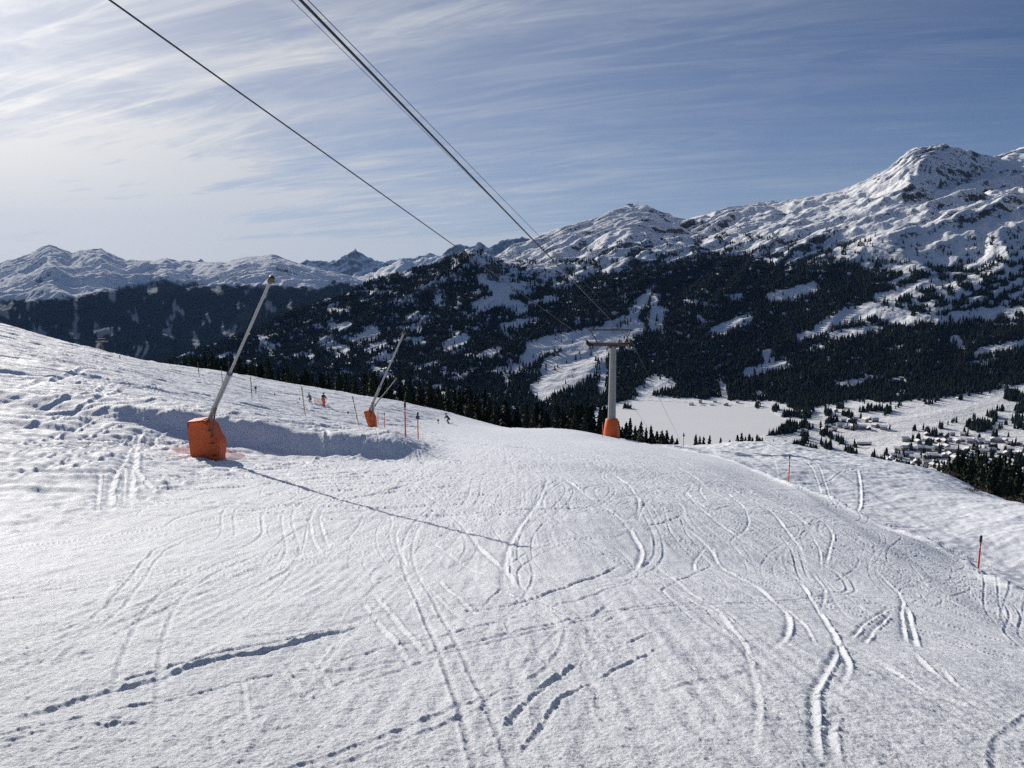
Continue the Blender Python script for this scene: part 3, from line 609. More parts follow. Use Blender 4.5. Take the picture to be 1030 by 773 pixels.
# ------------------------------------------------------------------ NEAR TREES
def conifer_mesh(seed, full=1.0):
    r = random.Random(seed); v = []; f = []
    lev = 34
    for k in range(lev):
        q = k/(lev-1); z = .06+.94*q**.95; reach = (.205*(1-q)**.85+.012)*full*r.uniform(.8, 1.15)
        nb = int(9-4*q)
        for j in range(nb):
            a = 2*PI*(j+r.random()*.8)/nb+k*1.7; L = reach*r.uniform(.65, 1.18); dr = L*r.uniform(.28, .5); wd = L*.30+.006
            ca, sa = math.cos(a), math.sin(a); pz = z-r.uniform(0, .02)
            def pt(l, s, h): return (ca*l-sa*s, sa*l+ca*s, pz+h)
            b = len(v)
            v += [pt(0, 0, .012), pt(L*.45, wd, -dr*.35-.012), pt(L, 0, -dr), pt(L*.45, -wd, -dr*.35-.012), pt(L*.5, 0, -dr*.1+.01)]
            f += [(b, b+1, b+4), (b+1, b+2, b+4), (b+2, b+3, b+4), (b+3, b, b+4)]
            for s in range(4):                      # hanging twigs
                l = L*r.uniform(.3, .95); sd_ = wd*r.uniform(-.9, .9)*(1-l/L*.6); b = len(v); w_ = .008+.012*(1-q)
                v += [pt(l-w_, sd_, -dr*l/L), pt(l+w_, sd_+w_*.6, -dr*l/L), pt(l+w_*.3, sd_, -dr*l/L-.022*r.uniform(.7, 1.8))]
                f.append((b, b+1, b+2))
    v.append((0, 0, 1.03)); n = len(v)-1; b = len(v); v += [(.006, 0, .94), (-.004, .005, .94), (-.004, -.005, .94)]; f += [(b, b+1, n), (b+1, b+2, n), (b+2, b, n)]
    me = bpy.data.meshes.new('crown'); me.from_pydata(v, [], f); me.update(); me.materials.append(M['needles']); return me
mb = MB(); mb.tube([(0, 0, -.08), (0, 0, .5), (0, 0, .97)], [.016, .010, .002], 7); trunk_me = mb.mesh('trunk', True); trunk_me.materials.append(M['bark'])
crowns = [conifer_mesh(s, f_) for s, f_ in ((1, 1), (2, .8), (3, 1.1), (4, .9), (5, .72), (6, 1.2))]
def ordinal(n):
    return str(n)+('th' if 10 <= n % 100 <= 20 else {1: 'st', 2: 'nd', 3: 'rd'}.get(n % 10, 'th'))
proto_tree = None
def trees(spec, group, text):
    """spec: (x, y, zbase, height). text: template with {o} for the ordinal from the left and {h} for the size word"""
    spec = sorted(spec, key=lambda s: s[0]/s[1]); hs = sorted(s[3] for s in spec); lo, hi_ = hs[len(hs)//3], hs[2*len(hs)//3]
    for k, (x, y, z, h) in enumerate(spec):
        r_ = empty('pine_tree', (x, y, z), random.uniform(0, 6.3)); r_.scale = (h*random.uniform(.9, 1.15), h*random.uniform(.9, 1.15), h)
        i = random.randrange(6); c = link('crown', crowns[i], None, r_); t = link('trunk', trunk_me, None, r_)
        word = 'short' if h < lo else 'tall' if h > hi_ else 'medium'
        prop(r_, text.format(o=ordinal(k+1), h=word), 'tree', group)
def tree_at(U, D, vt):
    """a tree at depth D under pixel column U whose tip reaches pixel row vt"""
    t, e = ray(U, vt); x = float(t)*D; z = ground(x, D)-.4; return (x, D, z, max(3.5, float(e)*D-z))
tops = [(158, 363), (170, 360), (185, 357), (192, 354), (205, 356), (213, 353), (222, 358), (232, 362), (240, 358), (247, 364), (254, 362), (262, 366), (270, 362), (280, 370), (288, 366), (296, 372), (306, 370), (314, 376), (322, 372), (330, 378), (340, 370), (348, 374), (356, 378), (366, 374), (374, 372), (384, 378), (392, 376), (402, 381), (412, 380), (422, 386), (432, 380), (441, 388), (450, 384), (462, 392), (470, 386), (480, 396), (488, 392), (498, 402), (508, 400), (520, 408), (530, 404), (545, 404), (560, 406), (575, 400), (590, 404), (604, 408)]
spec = []; tu = [a[0] for a in tops]; tvv = [a[1] for a in tops]
for U, V in tops: spec.append(tree_at(U, random.uniform(175, 200) if U > 200 else random.uniform(150, 175), V+random.uniform(-2, 2)))
for k in range(150):
    U = random.uniform(150, 612) if k < 130 else random.uniform(240, 330); vt = np.interp(U, tu, tvv)+random.uniform(0, 14)
    spec.append(tree_at(U, random.uniform(165, 262), vt))
trees(spec, 'dark conifers in the row behind the snow ridge', '{h} conifer behind the snow ridge, {o} from the left in that dark row')
spec = []
for U, V in [(622, 424), (630, 425), (634, 421), (639, 428), (645, 424), (650, 430), (655, 428), (661, 434), (666, 433), (671, 433), (676, 438), (681, 441), (618, 430), (626, 430), (642, 432), (657, 437), (668, 439)]:
    spec.append(tree_at(U, random.uniform(190, 240), V))
trees(spec, 'conifers between the lift pylon and the frozen lake', '{h} conifer right of the lift pylon before the lake, {o} from the left there')
spec = [tree_at(U, random.uniform(200, 230), V) for U, V in [(700, 437), (704, 439), (708, 440), (714, 438), (725, 441), (742, 438), (746, 436), (750, 439), (754, 437), (757, 440), (734, 443), (765, 443)]]
trees(spec, 'small conifer tips above the right snow bank', '{h} conifer tip above the snow bank below the lake, {o} from the left')
spec = [tree_at(U, D, V) for U, V, D in [(858, 461, 240), (869, 461, 240), (872, 460, 238), (884, 459, 230), (888, 462, 235), (894, 461, 240), (902, 463, 238), (914, 465, 230)]]
trees(spec, 'small trees on the rim in front of the village', '{h} dark tree on the rim before the village, {o} from the left')
spec = []
for U, V in [(950, 470), (955, 462), (960, 466), (964, 458), (969, 460), (973, 464), (978, 458), (984, 455), (987, 460), (992, 465), (996, 468), (1001, 464), (1006, 460), (1011, 461), (1016, 463), (1021, 466), (1026, 470), (1032, 474), (1040, 472), (1050, 470), (1066, 474)]:
    spec.append(tree_at(U, random.uniform(190, 215), V-3)); spec.append(tree_at(U+random.uniform(-4, 4), random.uniform(160, 190), V+random.uniform(5, 14)))
trees(spec, 'dark conifers at the right edge below the slope', '{h} conifer in the dark clump at the right edge, {o} from the left')

# shrubs on the right rim
for k, (U, D, s, lb) in enumerate([(955, 108, 1.5, 'broad brown dry shrub on the snow rim under the village, biggest of the brown shrubs'),
                         (990, 96, .9, 'small brown dry shrub poking from the snow rim, middle one of the brown shrubs'),
                         (978, 84, .7, 'smallest brown tuft standing in the snow below the rim'), (1022, 84, 1.3, 'brown shrub on the rim at the right edge of the view, nearest of the shrubs')]):
    p = on(U, D, 478); v = []; f = []; r = random.Random(k+50)
    r_ = empty('shrub', p, 0)
    for j in range(420):
        a = r.uniform(0, 6.3); q = r.random()**.5; c_ = Vector((math.cos(a)*q*s*1.3, math.sin(a)*q*s*.8, r.uniform(0, 1)*s*.7*(1.1-q*.8))); b = len(v); l = .07
        for m_ in range(3): v.append(tuple(c_+Vector((r.uniform(-l, l), r.uniform(-l, l), r.uniform(-l, l)))))
        f.append((b, b+1, b+2))
    me = bpy.data.meshes.new('foliage'); me.from_pydata(v, [], f); link('foliage', me, M['shrub'], r_)
    mb = MB()
    for j in range(9):
        a = r.uniform(0, 6.3); mb.tube([(0, 0, -.15), (math.cos(a)*s*.5, math.sin(a)*s*.4, .3*s), (math.cos(a)*s, math.sin(a)*s*.7, .55*s)], [.03, .02, .008], 5)
    mb.build('branch', M['bark'], r_)
    prop(r_, lb, 'shrub', 'dry shrubs on the snow rim')

# ------------------------------------------------------------------ HOUSES
def gable(w, d, h, rise, wall):
    mb = MB(); a, b = w/2, d/2
    mb.add([(-a, -b, -3), (a, -b, -3), (a, b, -3), (-a, b, -3), (-a, -b, h), (a, -b, h), (a, b, h), (-a, b, h), (0, -b, h+rise), (0, b, h+rise)],
           [(0, 1, 5, 8, 4), (2, 3, 7, 9, 6), (1, 2, 6, 5), (3, 0, 4, 7), (4, 8, 9, 7), (5, 6, 9, 8)])
    wl = mb.mesh('wall'); wl.materials.append(M[wall])
    mb = MB(); o_ = 1.2
    for s in (-1, 1):
        k = rise/a; e = a+o_
        mb.add([(0, -b-o_, h+rise+.1), (0, b+o_, h+rise+.1), (s*e, b+o_, h-k*o_+.1), (s*e, -b-o_, h-k*o_+.1), (0, -b-o_, h+rise+.9), (0, b+o_, h+rise+.9), (s*e, b+o_, h-k*o_+.75), (s*e, -b-o_, h-k*o_+.75)],
               [(0, 1, 2, 3), (4, 7, 6, 5), (3, 2, 6, 7), (0, 3, 7, 4), (1, 5, 6, 2)])
    rf = mb.mesh('roof'); rf.materials.append(M['roof_snow'])
    win = []
    for j in range(3):
        for lv in range(max(1, int(h/2.8))):
            x = (j-1)*w*.29; mb = MB(); mb.box((x, -b-.03, 1.5+lv*2.8), (1.5, .1, 1.4)); m_ = mb.mesh('window'); m_.materials.append(M['glass']); win.append(m_)
    return wl, rf, win
KIND = {'chalet': ('brown chalet with snowy roof', gable(9, 10, 5, 2.5, 'chalet')),
        'house': ('cream house with snowy roof', gable(10, 9, 5.6, 2.6, 'plaster')),
        'block': ('long pale apartment block', gable(10, 16, 8, 2.6, 'plaster')),
        'hotel': ('grey building with snowy roof', gable(11, 13, 7, 2.8, 'greywall')),
        'barn': ('low dark wooden barn with snowy roof', gable(9, 30, 4, 2.2, 'chalet')),
        'hut': ('small dark wooden hut with snowy roof', gable(6, 7, 3.2, 1.8, 'chalet'))}
def house(x, y, kind, rz, label, group, z=None, name='house'):
    if z is None: z = float(mlook(MZZ, x, y))
    r_ = empty(name, (x, y, z+.3), rz); desc, (wl, rf, win) = KIND[kind]
    link('wall', wl, None, r_); link('roof', rf, None, r_)
    for m_ in win: link('window', m_, None, r_)
    prop(r_, label, {'barn': 'barn', 'hut': 'hut'}.get(kind, 'house'), group)
def at_pix(U, V):
    """point of the valley or mountainside under a pixel"""
    t, e = ray(U, V); d = np.arange(1300, 5600, 4.); z = mlook(MZZ, float(t)*d, d); k = np.nonzero(z > float(e)*d)[0]
    k = k[0] if len(k) else 0; return float(t)*d[k], d[k]
def village(rows_, group, where):
    for r_i, (rowname, pts) in enumerate(rows_):
        pts = sorted(pts, key=lambda p: p[0])
        for k, (U, V, kind) in enumerate(pts):
            x, y = at_pix(U, V)
            house(x, y, kind, random.choice([0, .3, -.4, 1.3, 1.57, 1.1])+random.uniform(-.15, .15), f'{KIND[kind][0]}, {ordinal(k+1)} from left, {rowname} row, {where}', group)
def scat(n, u0, u1, v0, v1, kinds, slope=0, seed=0):
    r = random.Random(seed); return [(u0+(u1-u0)*(k+r.uniform(.2, .8))/n, v0+(v1-v0)*r.random()+slope*(k/n), r.choice(kinds)) for k in range(n)]
MIX = ['chalet', 'chalet', 'house', 'block', 'hotel', 'chalet', 'hotel']
village([('front', scat(19, 890, 968, 465, 471, MIX, 3, 1)), ('second', scat(19, 893, 980, 458, 463, MIX, 2, 2)), ('third', scat(16, 900, 985, 451, 455, MIX, 1, 3)),
         ('fourth', scat(13, 908, 990, 444, 447, MIX, 0, 4)), ('rear', scat(4, 925, 975, 437, 439, ['chalet', 'house'], 0, 5))],
        'houses of the village below the slope', 'village behind the rim')
village([('front', scat(12, 985, 1042, 451, 458, MIX, 4, 6)), ('rear', scat(10, 985, 1042, 444, 448, MIX, 3, 7))], 'houses at the right edge of the valley', 'right edge of valley')
village([('front', scat(12, 826, 892, 430, 434, MIX, 0, 8)), ('second', scat(8, 832, 885, 422, 425, MIX, 0, 9)), ('rear', scat(5, 800, 860, 414, 417, ['chalet', 'house'], 0, 10))],
        'houses of the upper hamlet by the wood', 'hamlet below the wood')
village([('front', scat(4, 690, 735, 409, 410, ['chalet', 'hotel', 'house'], 0, 11)), ('rear', scat(4, 695, 770, 405, 406, ['chalet', 'house'], 0, 12))], 'buildings on the far lake shore', 'far lake shore')
village([('lower', scat(6, 376, 394, 372, 376, ['chalet', 'house'], 0, 13)), ('upper', scat(5, 374, 398, 364, 367, ['chalet', 'house'], 0, 14))], 'houses of the hamlet deep in the valley', 'hamlet deep in valley')
x, y = at_pix(869, 448); house(x, y, 'barn', 1.45, 'long low dark barn with snowy roof alone in the white meadow', None, name='barn')
for (U, V, l) in [(935, 384, 'small dark hut at the top of the bright meadow under the wood'), (963, 402, 'small hut on the meadow by the trees at the upper right')]:
    x, y = at_pix(U, V); house(x, y, 'hut', .4, l, None, name='hut')
# summit station with mast
def summit(U, D):
    t, _ = ray(U, 210); yy = np.arange(5200, 5850, 10.); z = mlook(MZZ, float(t)*yy, yy); k = int(np.argmax(z/yy)); return float(t)*yy[k], yy[k], float(z[k])
x, y, z = summit(634, 0)
r_ = empty('summit_station', (x, y, z-2)); mb = MB(); mb.box((0, 0, 4), (34, 16, 10)); mb.box((-22, 0, 2.5), (14, 12, 6)); mb.build('wall', M['greywall'], r_)
mb = MB(); mb.box((0, 0, 9.5), (37, 18, 1)); mb.box((-22.2, 0, 6), (14, 13, .8)); mb.build('roof', M['roof_snow'], r_)
prop(r_, 'small grey cableway station on the pointed snowy summit behind the pylon', 'building')
x, y, z = summit(641.5, 0)
r_ = empty('radio_mast', (x, y, z-1)); mb = MB(); mb.tube([(0, 0, -2), (0, 0, 32)], [1.3, .5], 6); mb.build('mast', M['dark_steel'], r_)
mb = MB(); mb.box((0, 0, 24), (4, 1.5, 2)); mb.box((0, 0, 17), (3.2, 1.5, 1.6)); mb.build('antenna', M['dark_steel'], r_)
prop(r_, 'thin dark radio mast on the pointed snowy summit', 'mast')

# ------------------------------------------------------------------ SNOW LANCES
def lance(base, top, r0, r1, cover, label, knee=.40, cover_sc=1.0, rz=0):
    """base / top world points; lower sleeve and thinner upper tube with a nozzle head"""
    root = empty('snow_lance', base); B = Vector((0, 0, 0)); T = top-base; d = T.normalized()
    up0 = Vector((0, 0, 0)); mast_top = Vector((.04, 0, 1.62*cover_sc if cover else .9))
    mb = MB(); mb.tube([(0, 0, -.7), mast_top], [.13*cover_sc, .12*cover_sc], 14); mb.build('mast', M['steel'], root, True)
    S = mast_top; L = T-S; Kp = S+L*knee
    mb = MB(); mb.tube([S-L.normalized()*.12, Kp], [r0, r0], 14); mb.tube([Kp-L.normalized()*.12, Kp+L.normalized()*.10], [r0*1.18, r0*1.18], 14)
    mb.tube([S+L*.12, S+L*.135], [r0*1.15]*2, 14); mb.build('lower_tube', M['steel'], root, True)
    mb = MB(); mb.tube([Kp, T], [r1, r1*.9], 12); mb.build('upper_tube', M['steel'], root, True)
    n = L.normalized(); mb = MB(); mb.tube([T-n*.02, T+n*.05, T+n*.28, T+n*.34], [r1*1.1, r1*1.9, r1*1.9, r1*1.1], 12)
    sd_ = n.cross(Vector((0, 1, 0))).normalized()
    for k in (-1, 1): mb.tube([T+n*.16, T+n*.2+sd_*k*r1*2.8], r1*.5, 8)
    mb.build('nozzle_head', M['dark_steel'], root, True)
    # hydraulic ram between mast and tube, hose along the tube
    mb = MB(); mb.tube([Vector((0, 0, .35*cover_sc)), S+L*.16+Vector((0, 0, -.12))], r0*.35, 8); mb.build('ram', M['dark_steel'], root, True)
    if cover:
        # padded jacket: outline seen from the front, extruded, quilted
        k = cover_sc; out = [(-.76, 1.66), (-.02, 1.74), (.22, 1.52), (.42, 1.1), (.62, .72), (.52, -.45), (-.64, -.45)]
        if cover == 2: out = [(-.42, 1.75), (.25, 1.78), (.50, 1.55), (.72, 1.0), (.80, -.35), (.2, -.30), (-.08, .6)]
        bm = bmesh.new(); fr = [bm.verts.new((x*k, -.45*k, z*k)) for x, z in out]; fa = bm.faces.new(fr)
        ex = bmesh.ops.extrude_face_region(bm, geom=[fa]); bmesh.ops.translate(bm, vec=(0, .9*k, 0), verts=[v for v in ex['geom'] if isinstance(v, bmesh.types.BMVert)])
        bmesh.ops.recalc_face_normals(bm, faces=bm.faces)
        bmesh.ops.bevel(bm, geom=bm.edges[:], offset=.035*k, segments=2, affect='EDGES')
        bmesh.ops.triangulate(bm, faces=bm.faces); bmesh.ops.subdivide_edges(bm, edges=bm.edges[:], cuts=3, use_grid_fill=True); bmesh.ops.subdivide_edges(bm, edges=[e for e in bm.edges if e.calc_length() > .12*k], cuts=1, use_grid_fill=True)
        for v in bm.verts:
            x, y, z = v.co; w = float(noise(np.array([x*2.2/k]), np.array([z*3.2/k+y*2]), 3)[0])+.5*float(noise(np.array([x*6/k+z*2]), np.array([z*5/k]), 4)[0])
            v.co.y += (-.05 if y < 0 else .05)*k*w+(-.06*k if y < 0 else .06*k)*max(0, 1-(x/k/.6)**2)
            v.co.x += .02*k*w
        me = bpy.data.meshes.new('padding'); bm.to_mesh(me); bm.free(); me.polygons.foreach_set('use_smooth', [True]*len(me.polygons))
        c = link('padding', me, M['orange'], root); c.rotation_euler = (0, 0, rz)
        for zz in (1.3, .75, .2):
            mb = MB(); mb.box((0.45*k-.14*zz*k, -.53*k, zz*k), (.16*k, .03, .05*k)); mb.build('strap', M['rubber'], c)
    prop(root, label, 'snow lance', 'snow making lances beside the run')
    return root
Db = 35.2
b1 = on(211, Db, 458); t1 = P(271.5, 284, 24.5)
lance(b1, t1, .105, .052, 1, 'big grey snow lance leaning right out of an orange padded cover, nearest the camera', .43, 1.06)
b2 = on(371, 76, 430); lance(b2, P(406, 336, 68), .13, .085, 2, 'smaller snow lance with orange cover leaning right beyond the snow bank', .35)
b3 = on(375, 100, 420); lance(b3, P(398, 382, 95), .10, .06, 0, 'thin bare pale lance pole without cover behind the smaller orange cover', .35)
# low pink net round the first lance
def net_panel(U0, V0, D0, U1, V1, D1, h0, h1, label):
    a = P(U0, V0, D0); b = P(U1, V1, D1); a.z = ground(a.x, a.y); b.z = ground(b.x, b.y); v = []; f = []; n = 14
    root = a.copy()
    for k in range(n+1):
        q = k/n; p = a.lerp(b, q); g = ground(p.x, p.y); h = h0+(h1-h0)*q+.05*math.sin(q*9); w = .06*math.sin(q*14)
        v += [(p.x-root.x, p.y-root.y+w, g-.1-root.z), (p.x-root.x, p.y-root.y+w*.5, g+h-root.z)]
    for k in range(n): f.append((2*k, 2*k+2, 2*k+3, 2*k+1))
    me = bpy.data.meshes.new('safety_net'); me.from_pydata(v, [], f); o = link('safety_net', me, M['net']); o.location = root
    sol = o.modifiers.new('s', 'SOLIDIFY'); sol.thickness = .008
    prop(o, label, 'safety net', 'pink safety nets')
net_panel(173, 448, 36.4, 196, 455, 35.8, .08, .62, 'low pink safety net sloping up to the left side of the big orange cover')
net_panel(222, 455, 35.8, 246, 457, 36.6, .42, .12, 'low pink safety net trailing from the right side of the big orange cover')
net_panel(316, 412, 100, 326, 417, 98, .9, .75, 'small pink net beside the two people on the far snow')

# ------------------------------------------------------------------ LIFT PYLON AND ROPES
DP = 120.0
pb = on(615, DP, 440); arm_z = P(615, 347, DP).z; xl = P(592, 347, DP).x-pb.x; xr = P(635, 347, DP).x-pb.x; H = arm_z-pb.z
ld = Vector((.245, 1, 0)).normalized()
root = empty('lift_pylon', pb)
mb = MB(); mb.tube([(0, 0, -1), (0, 0, H-.3)], [.68, .50], 16); mb.build('shaft', M['steel_pale'], root, True)
mb = MB(); mb.tube([(0, 0, -.9), (0, 0, 1.2), (0, 0, 2.9), (0, 0, 3.0)], [1.42, 1.25, .98, .9], 12); mb.build('padding', M['orange'], root, True)
mb = MB(); mb.box(((xl+xr)/2, 0, H), (xr-xl, .55, .42)); mb.box((0, 0, H-.3), (1.5, .9, .35)); mb.box(((xl+xr)/2, 0, H+.32), (xr-xl+.5, .9, .07)); mb.build('crossarm', M['dark_steel'], root, bevel=.02)
HT = P(615, 332, DP).z-pb.z
mb = MB(); mb.box(((xl+xr)/2, 0, HT), (xr-xl+.2, .3, .26)); mb.bar((xl*.62, 0, H+.2), (xl*.95, 0, HT), .16)
mb.bar((xr*.62, 0, H+.2), (xr*.95, 0, HT), .16); mb.box((0.1, 0, HT+.16), (1.2, .5, .14)); mb.build('upper_beam', M['dark_steel'], root)
for sx in (xl, xr):
    mb = MB(); a = Vector((sx, 0, H-.05)); mb.bar(a-ld*2.3+Vector((0, 0, .4)), a+ld*2.3-Vector((0, 0, .5)), .12, .22); tr = mb.build('sheave_beam', M['dark_steel'], root)
    for k in range(8):
        q = (k-3.5)/3.5; c = a+ld*2.2*q-Vector((0, 0, .45*q))+Vector((0, 0, .28)); n_ = Vector((ld.y, -ld.x, 0))
        mb = MB(); mb.tube([c-n_*.07, c+n_*.07], .24, 14); mb.build('sheave', M['rubber'], tr, True)
    mb = MB(); mb.box((sx*.93, 0, H-.62), (.9, 3.0, .06)); mb.box((sx*.93-.42, 0, H-.25), (.05, 3.0, .7)); mb.box((sx*.93+.42, 0, H-.25), (.05, 3.0, .7))
    mb.bar((sx*.93, 0, H-.62), (sx*.93, 0, H), .1); mb.build('service_walkway', M['steel'], root)
mb = MB()
for s in (-.22, .22): mb.bar((s, -.72, 2.8), (s, -.58, H-.5), .04)
for k in range(28): mb.bar((-.22, -.72+.005*k, 3+k*(H-3.8)/28), (.22, -.72+.005*k, 3+k*(H-3.8)/28), .03)
mb.build('ladder', M['steel'], root)
prop(root, 'grey ski lift pylon with orange padded foot and brown crossarm beyond the run', 'lift pylon')
def rope(pts, r, label, group, sag=0):
    """rope hung through world points"""
    a = Vector(pts[0]); v = []
    for k in range(len(pts)-1):
        p, q = Vector(pts[k]), Vector(pts[k+1])
        for j in range(13 if k < len(pts)-2 or True else 2):
            s = j/12; m_ = p.lerp(q, s); m_.z -= sag*4*s*(1-s)*(1 if k else .4)
            if v and (m_-v[-1]).length < 1e-4: continue
            v.append(m_)
    mb = MB(); mb.tube([m_-a for m_ in v], r, 6); o = mb.build('lift_rope', M['cable'], None, True); o.location = a; prop(o, label, 'cable', group)
def back(pa, U, V):
    """continue from a point on the pylon parallel to the lift line, through the sight line of a pixel, to behind the camera"""
    t, e = ray(U, V); t = float(t); e = float(e); y = (pa.x-.245*pa.y)/(t-.245); A = Vector((t*y, y, e*y)); s = (A-pa)/(pa.y-A.y)
    return [A+s*(A.y+45), A, pa]
topL = pb+Vector((xl, 0, H+.55)); topR = pb+Vector((xr, 0, H+.55))
G = 'ropes of the ski lift'
def down(pa, U, V):
    t, e = ray(U, V); t = float(t); e = float(e); y = (pa.x-.245*pa.y)/(t-.245); q = Vector((t*y, y, e*y)); return q+(q-pa)*.25
rope(back(topL, 110, 0)+[down(topL, 660, 443)], .030, 'single dark lift rope crossing the left sky down to the left pylon arm', G)
rope(back(topR, 302, 0)+[down(topR, 683, 441)], .042, 'thickest dark lift rope, crossing the middle sky down to the right pylon arm', G)
tb = pb+Vector((xr*.9, 0, HT+.2)); rope(back(tb, 309.5, 0), .013, 'thin wire just right of the thickest lift rope against the sky', G)
tb = pb+Vector((xr*.55, 0, HT+.2)); rope(back(tb, 293, 0), .009, 'faintest thin wire left of the thickest lift rope against the sky', G)
# remote pylon beyond the left hillside
x, y = P(103, 352, 330).x, 330
pz = P(103, 362, 330).z; root = empty('lift_pylon', (x, y, pz-14)); zt = P(103, 344, 330).z-pz+14
mb = MB(); mb.tube([(0, 0, -30), (0, 0, zt)], [.7, .5], 10); mb.build('shaft', M['dark_steel'], root, True)
mb = MB(); mb.box((0, 0, zt), (5.4, .5, .5)); mb.box((0, 0, zt+1.3), (3.4, .3, .3)); mb.bar((-1.2, 0, zt), (-1.6, 0, zt+1.3), .2); mb.bar((1.2, 0, zt), (1.6, 0, zt+1.3), .2); mb.build('crossarm', M['dark_steel'], root)
prop(root, 'tiny dark lift pylon just showing over the left snow hillside', 'lift pylon')

# ------------------------------------------------------------------ MARKER POLES
def marker(U, vb, vt, D, label, top='navy', kind='orange', lean=(0, 0), r=.03, disc=False):
    p = on(U, D, vb); h = P(U, vt, D).z-P(U, vb, D).z; root = empty('marker_pole', p); t = Vector((lean[0], lean[1], h))
    mt = {'orange': 'orange_pole', 'yellow': 'yellow', 'wood': 'wood'}[kind]
    q = .86 if top else 1
    mb = MB(); mb.tube([(-t.x*.15, -t.y*.15, -.3), t*q], r, 10); mb.build('pole', M[mt], root, True)
    if top:
        mb = MB(); mb.tube([t*q, t*.985, t], [r*1.5, r*1.5, r*.8], 10); mb.build('cap', M[top], root, True)
    if kind == 'orange':
        mb = MB(); mb.tube([t*.74, t*.78], r*1.12, 10); mb.build('reflective_band', M['white'], root, True)
    if kind == 'yellow':
        for a in (.25, .55, .85):
            mb = MB(); mb.tube([t*a, t*(a+.12)], r*1.1, 10); mb.build('black_band', M['black'], root, True)
    if disc:
        mb = MB(); c = t*.80; mb.box(c-Vector((0, r+.01, 0)), (.30, .02, .26)); mb.build('marker_plate', M['navy' if kind == 'orange' else 'black'], root, bevel=.006)
    prop(root, label, 'marker pole', 'marker poles of the ski run')
marker(984, 572, 523, 28, 'nearest orange marker pole with navy top at the lower right edge of the run', r=.032, disc=False)
marker(793, 487, 460, 55, 'orange marker pole with dark top on the right edge of the run below the lake', r=.038)
marker(687.5, 446, 431, 112, 'orange marker pole with small plate right of the lift pylon below the frozen lake', r=.05, disc=True)
marker(606, 441, 427, 114, 'short orange pole just left of the foot of the lift pylon', r=.045)
marker(408, 446, 411, 44, 'tallest orange marker pole on the end of the snow bank left of the run', r=.045)
marker(420.5, 438, 410, 60, 'orange pole with a bulky plate right behind the tallest orange pole', r=.05, disc=True)
marker(387, 432, 417, 84, 'short orange pole between the small orange lance cover and the tall orange poles', r=.045)
marker(380.5, 432, 419, 88, 'faint short orange pole directly right of the small lance cover', top=None, r=.04)
marker(307, 418, 388, 76, 'tall yellow and black pole left of the two people', None, 'yellow', (-.25, 0), .045)
marker(361, 430, 399, 74, 'leaning yellow and black pole left of the small lance cover', None, 'yellow', (-.55, 0), .045)
marker(253.5, 401, 380, 84, 'yellow topped pole standing on the hillside right of the big lance', None, 'yellow', (-.05, 0), .045)
marker(257.5, 397, 389, 92, 'short dark pole with a crosswise plate next to a yellow pole on the hillside', None, 'wood', (0, 0), .045, True)
marker(201, 388, 373, 96, 'thin wooden pole near the top of the hillside left of the big lance tube', None, 'wood', (-.1, 0), .045)
marker(224.5, 394, 374, 90, 'yellow pole partly hidden behind the tube of the big lance', None, 'yellow', (-.1, 0), .04)
marker(276.5, 400, 397, 100, 'tiny dark stub in the snow right of the yellow topped pole', None, 'wood', (0, 0), .06)
marker(301.5, 403, 400, 100, 'tiny brown stub in the snow above the two people', None, 'wood', (0, 0), .06)
marker(350, 414, 411.5, 95, 'tiny tan stub in the bright snow left of the leaning yellow pole', None, 'wood', (0, 0), .1)
marker(441, 437, 432.5, 112, 'small black marker beside the dark skier', None, 'wood', (0, 0), .05, True)
marker(121, 366, 362, 92, 'tiny dark stub on the bright skyline of the left hillside', None, 'wood', (0, 0), .06)

# ------------------------------------------------------------------ PEOPLE
def skin_body(name, verts, edges, radii, mt, parent, lvl=2):
    me = bpy.data.meshes.new(name+'_skel'); me.from_pydata(verts, edges, []); o = bpy.data.objects.new(name+'_skel', me); C.objects.link(o)
    o.modifiers.new('skin', 'SKIN')
    if not me.skin_vertices: me.attributes
    sv = me.skin_vertices[0].data if len(me.skin_vertices) else None
    for i, r in enumerate(radii):
        if sv: sv[i].radius = r if hasattr(r, '__len__') else (r, r)
    if sv: sv[0].use_root = True
    ss_ = o.modifiers.new('sub', 'SUBSURF'); ss_.levels = lvl; ss_.render_levels = lvl
    dg = bpy.context.evaluated_depsgraph_get(); dg.update(); m2 = bpy.data.meshes.new_from_object(o.evaluated_get(dg)); bpy.data.objects.remove(o)
    m2.polygons.foreach_set('use_smooth', [True]*len(m2.polygons)); return link(name, m2, mt, parent)
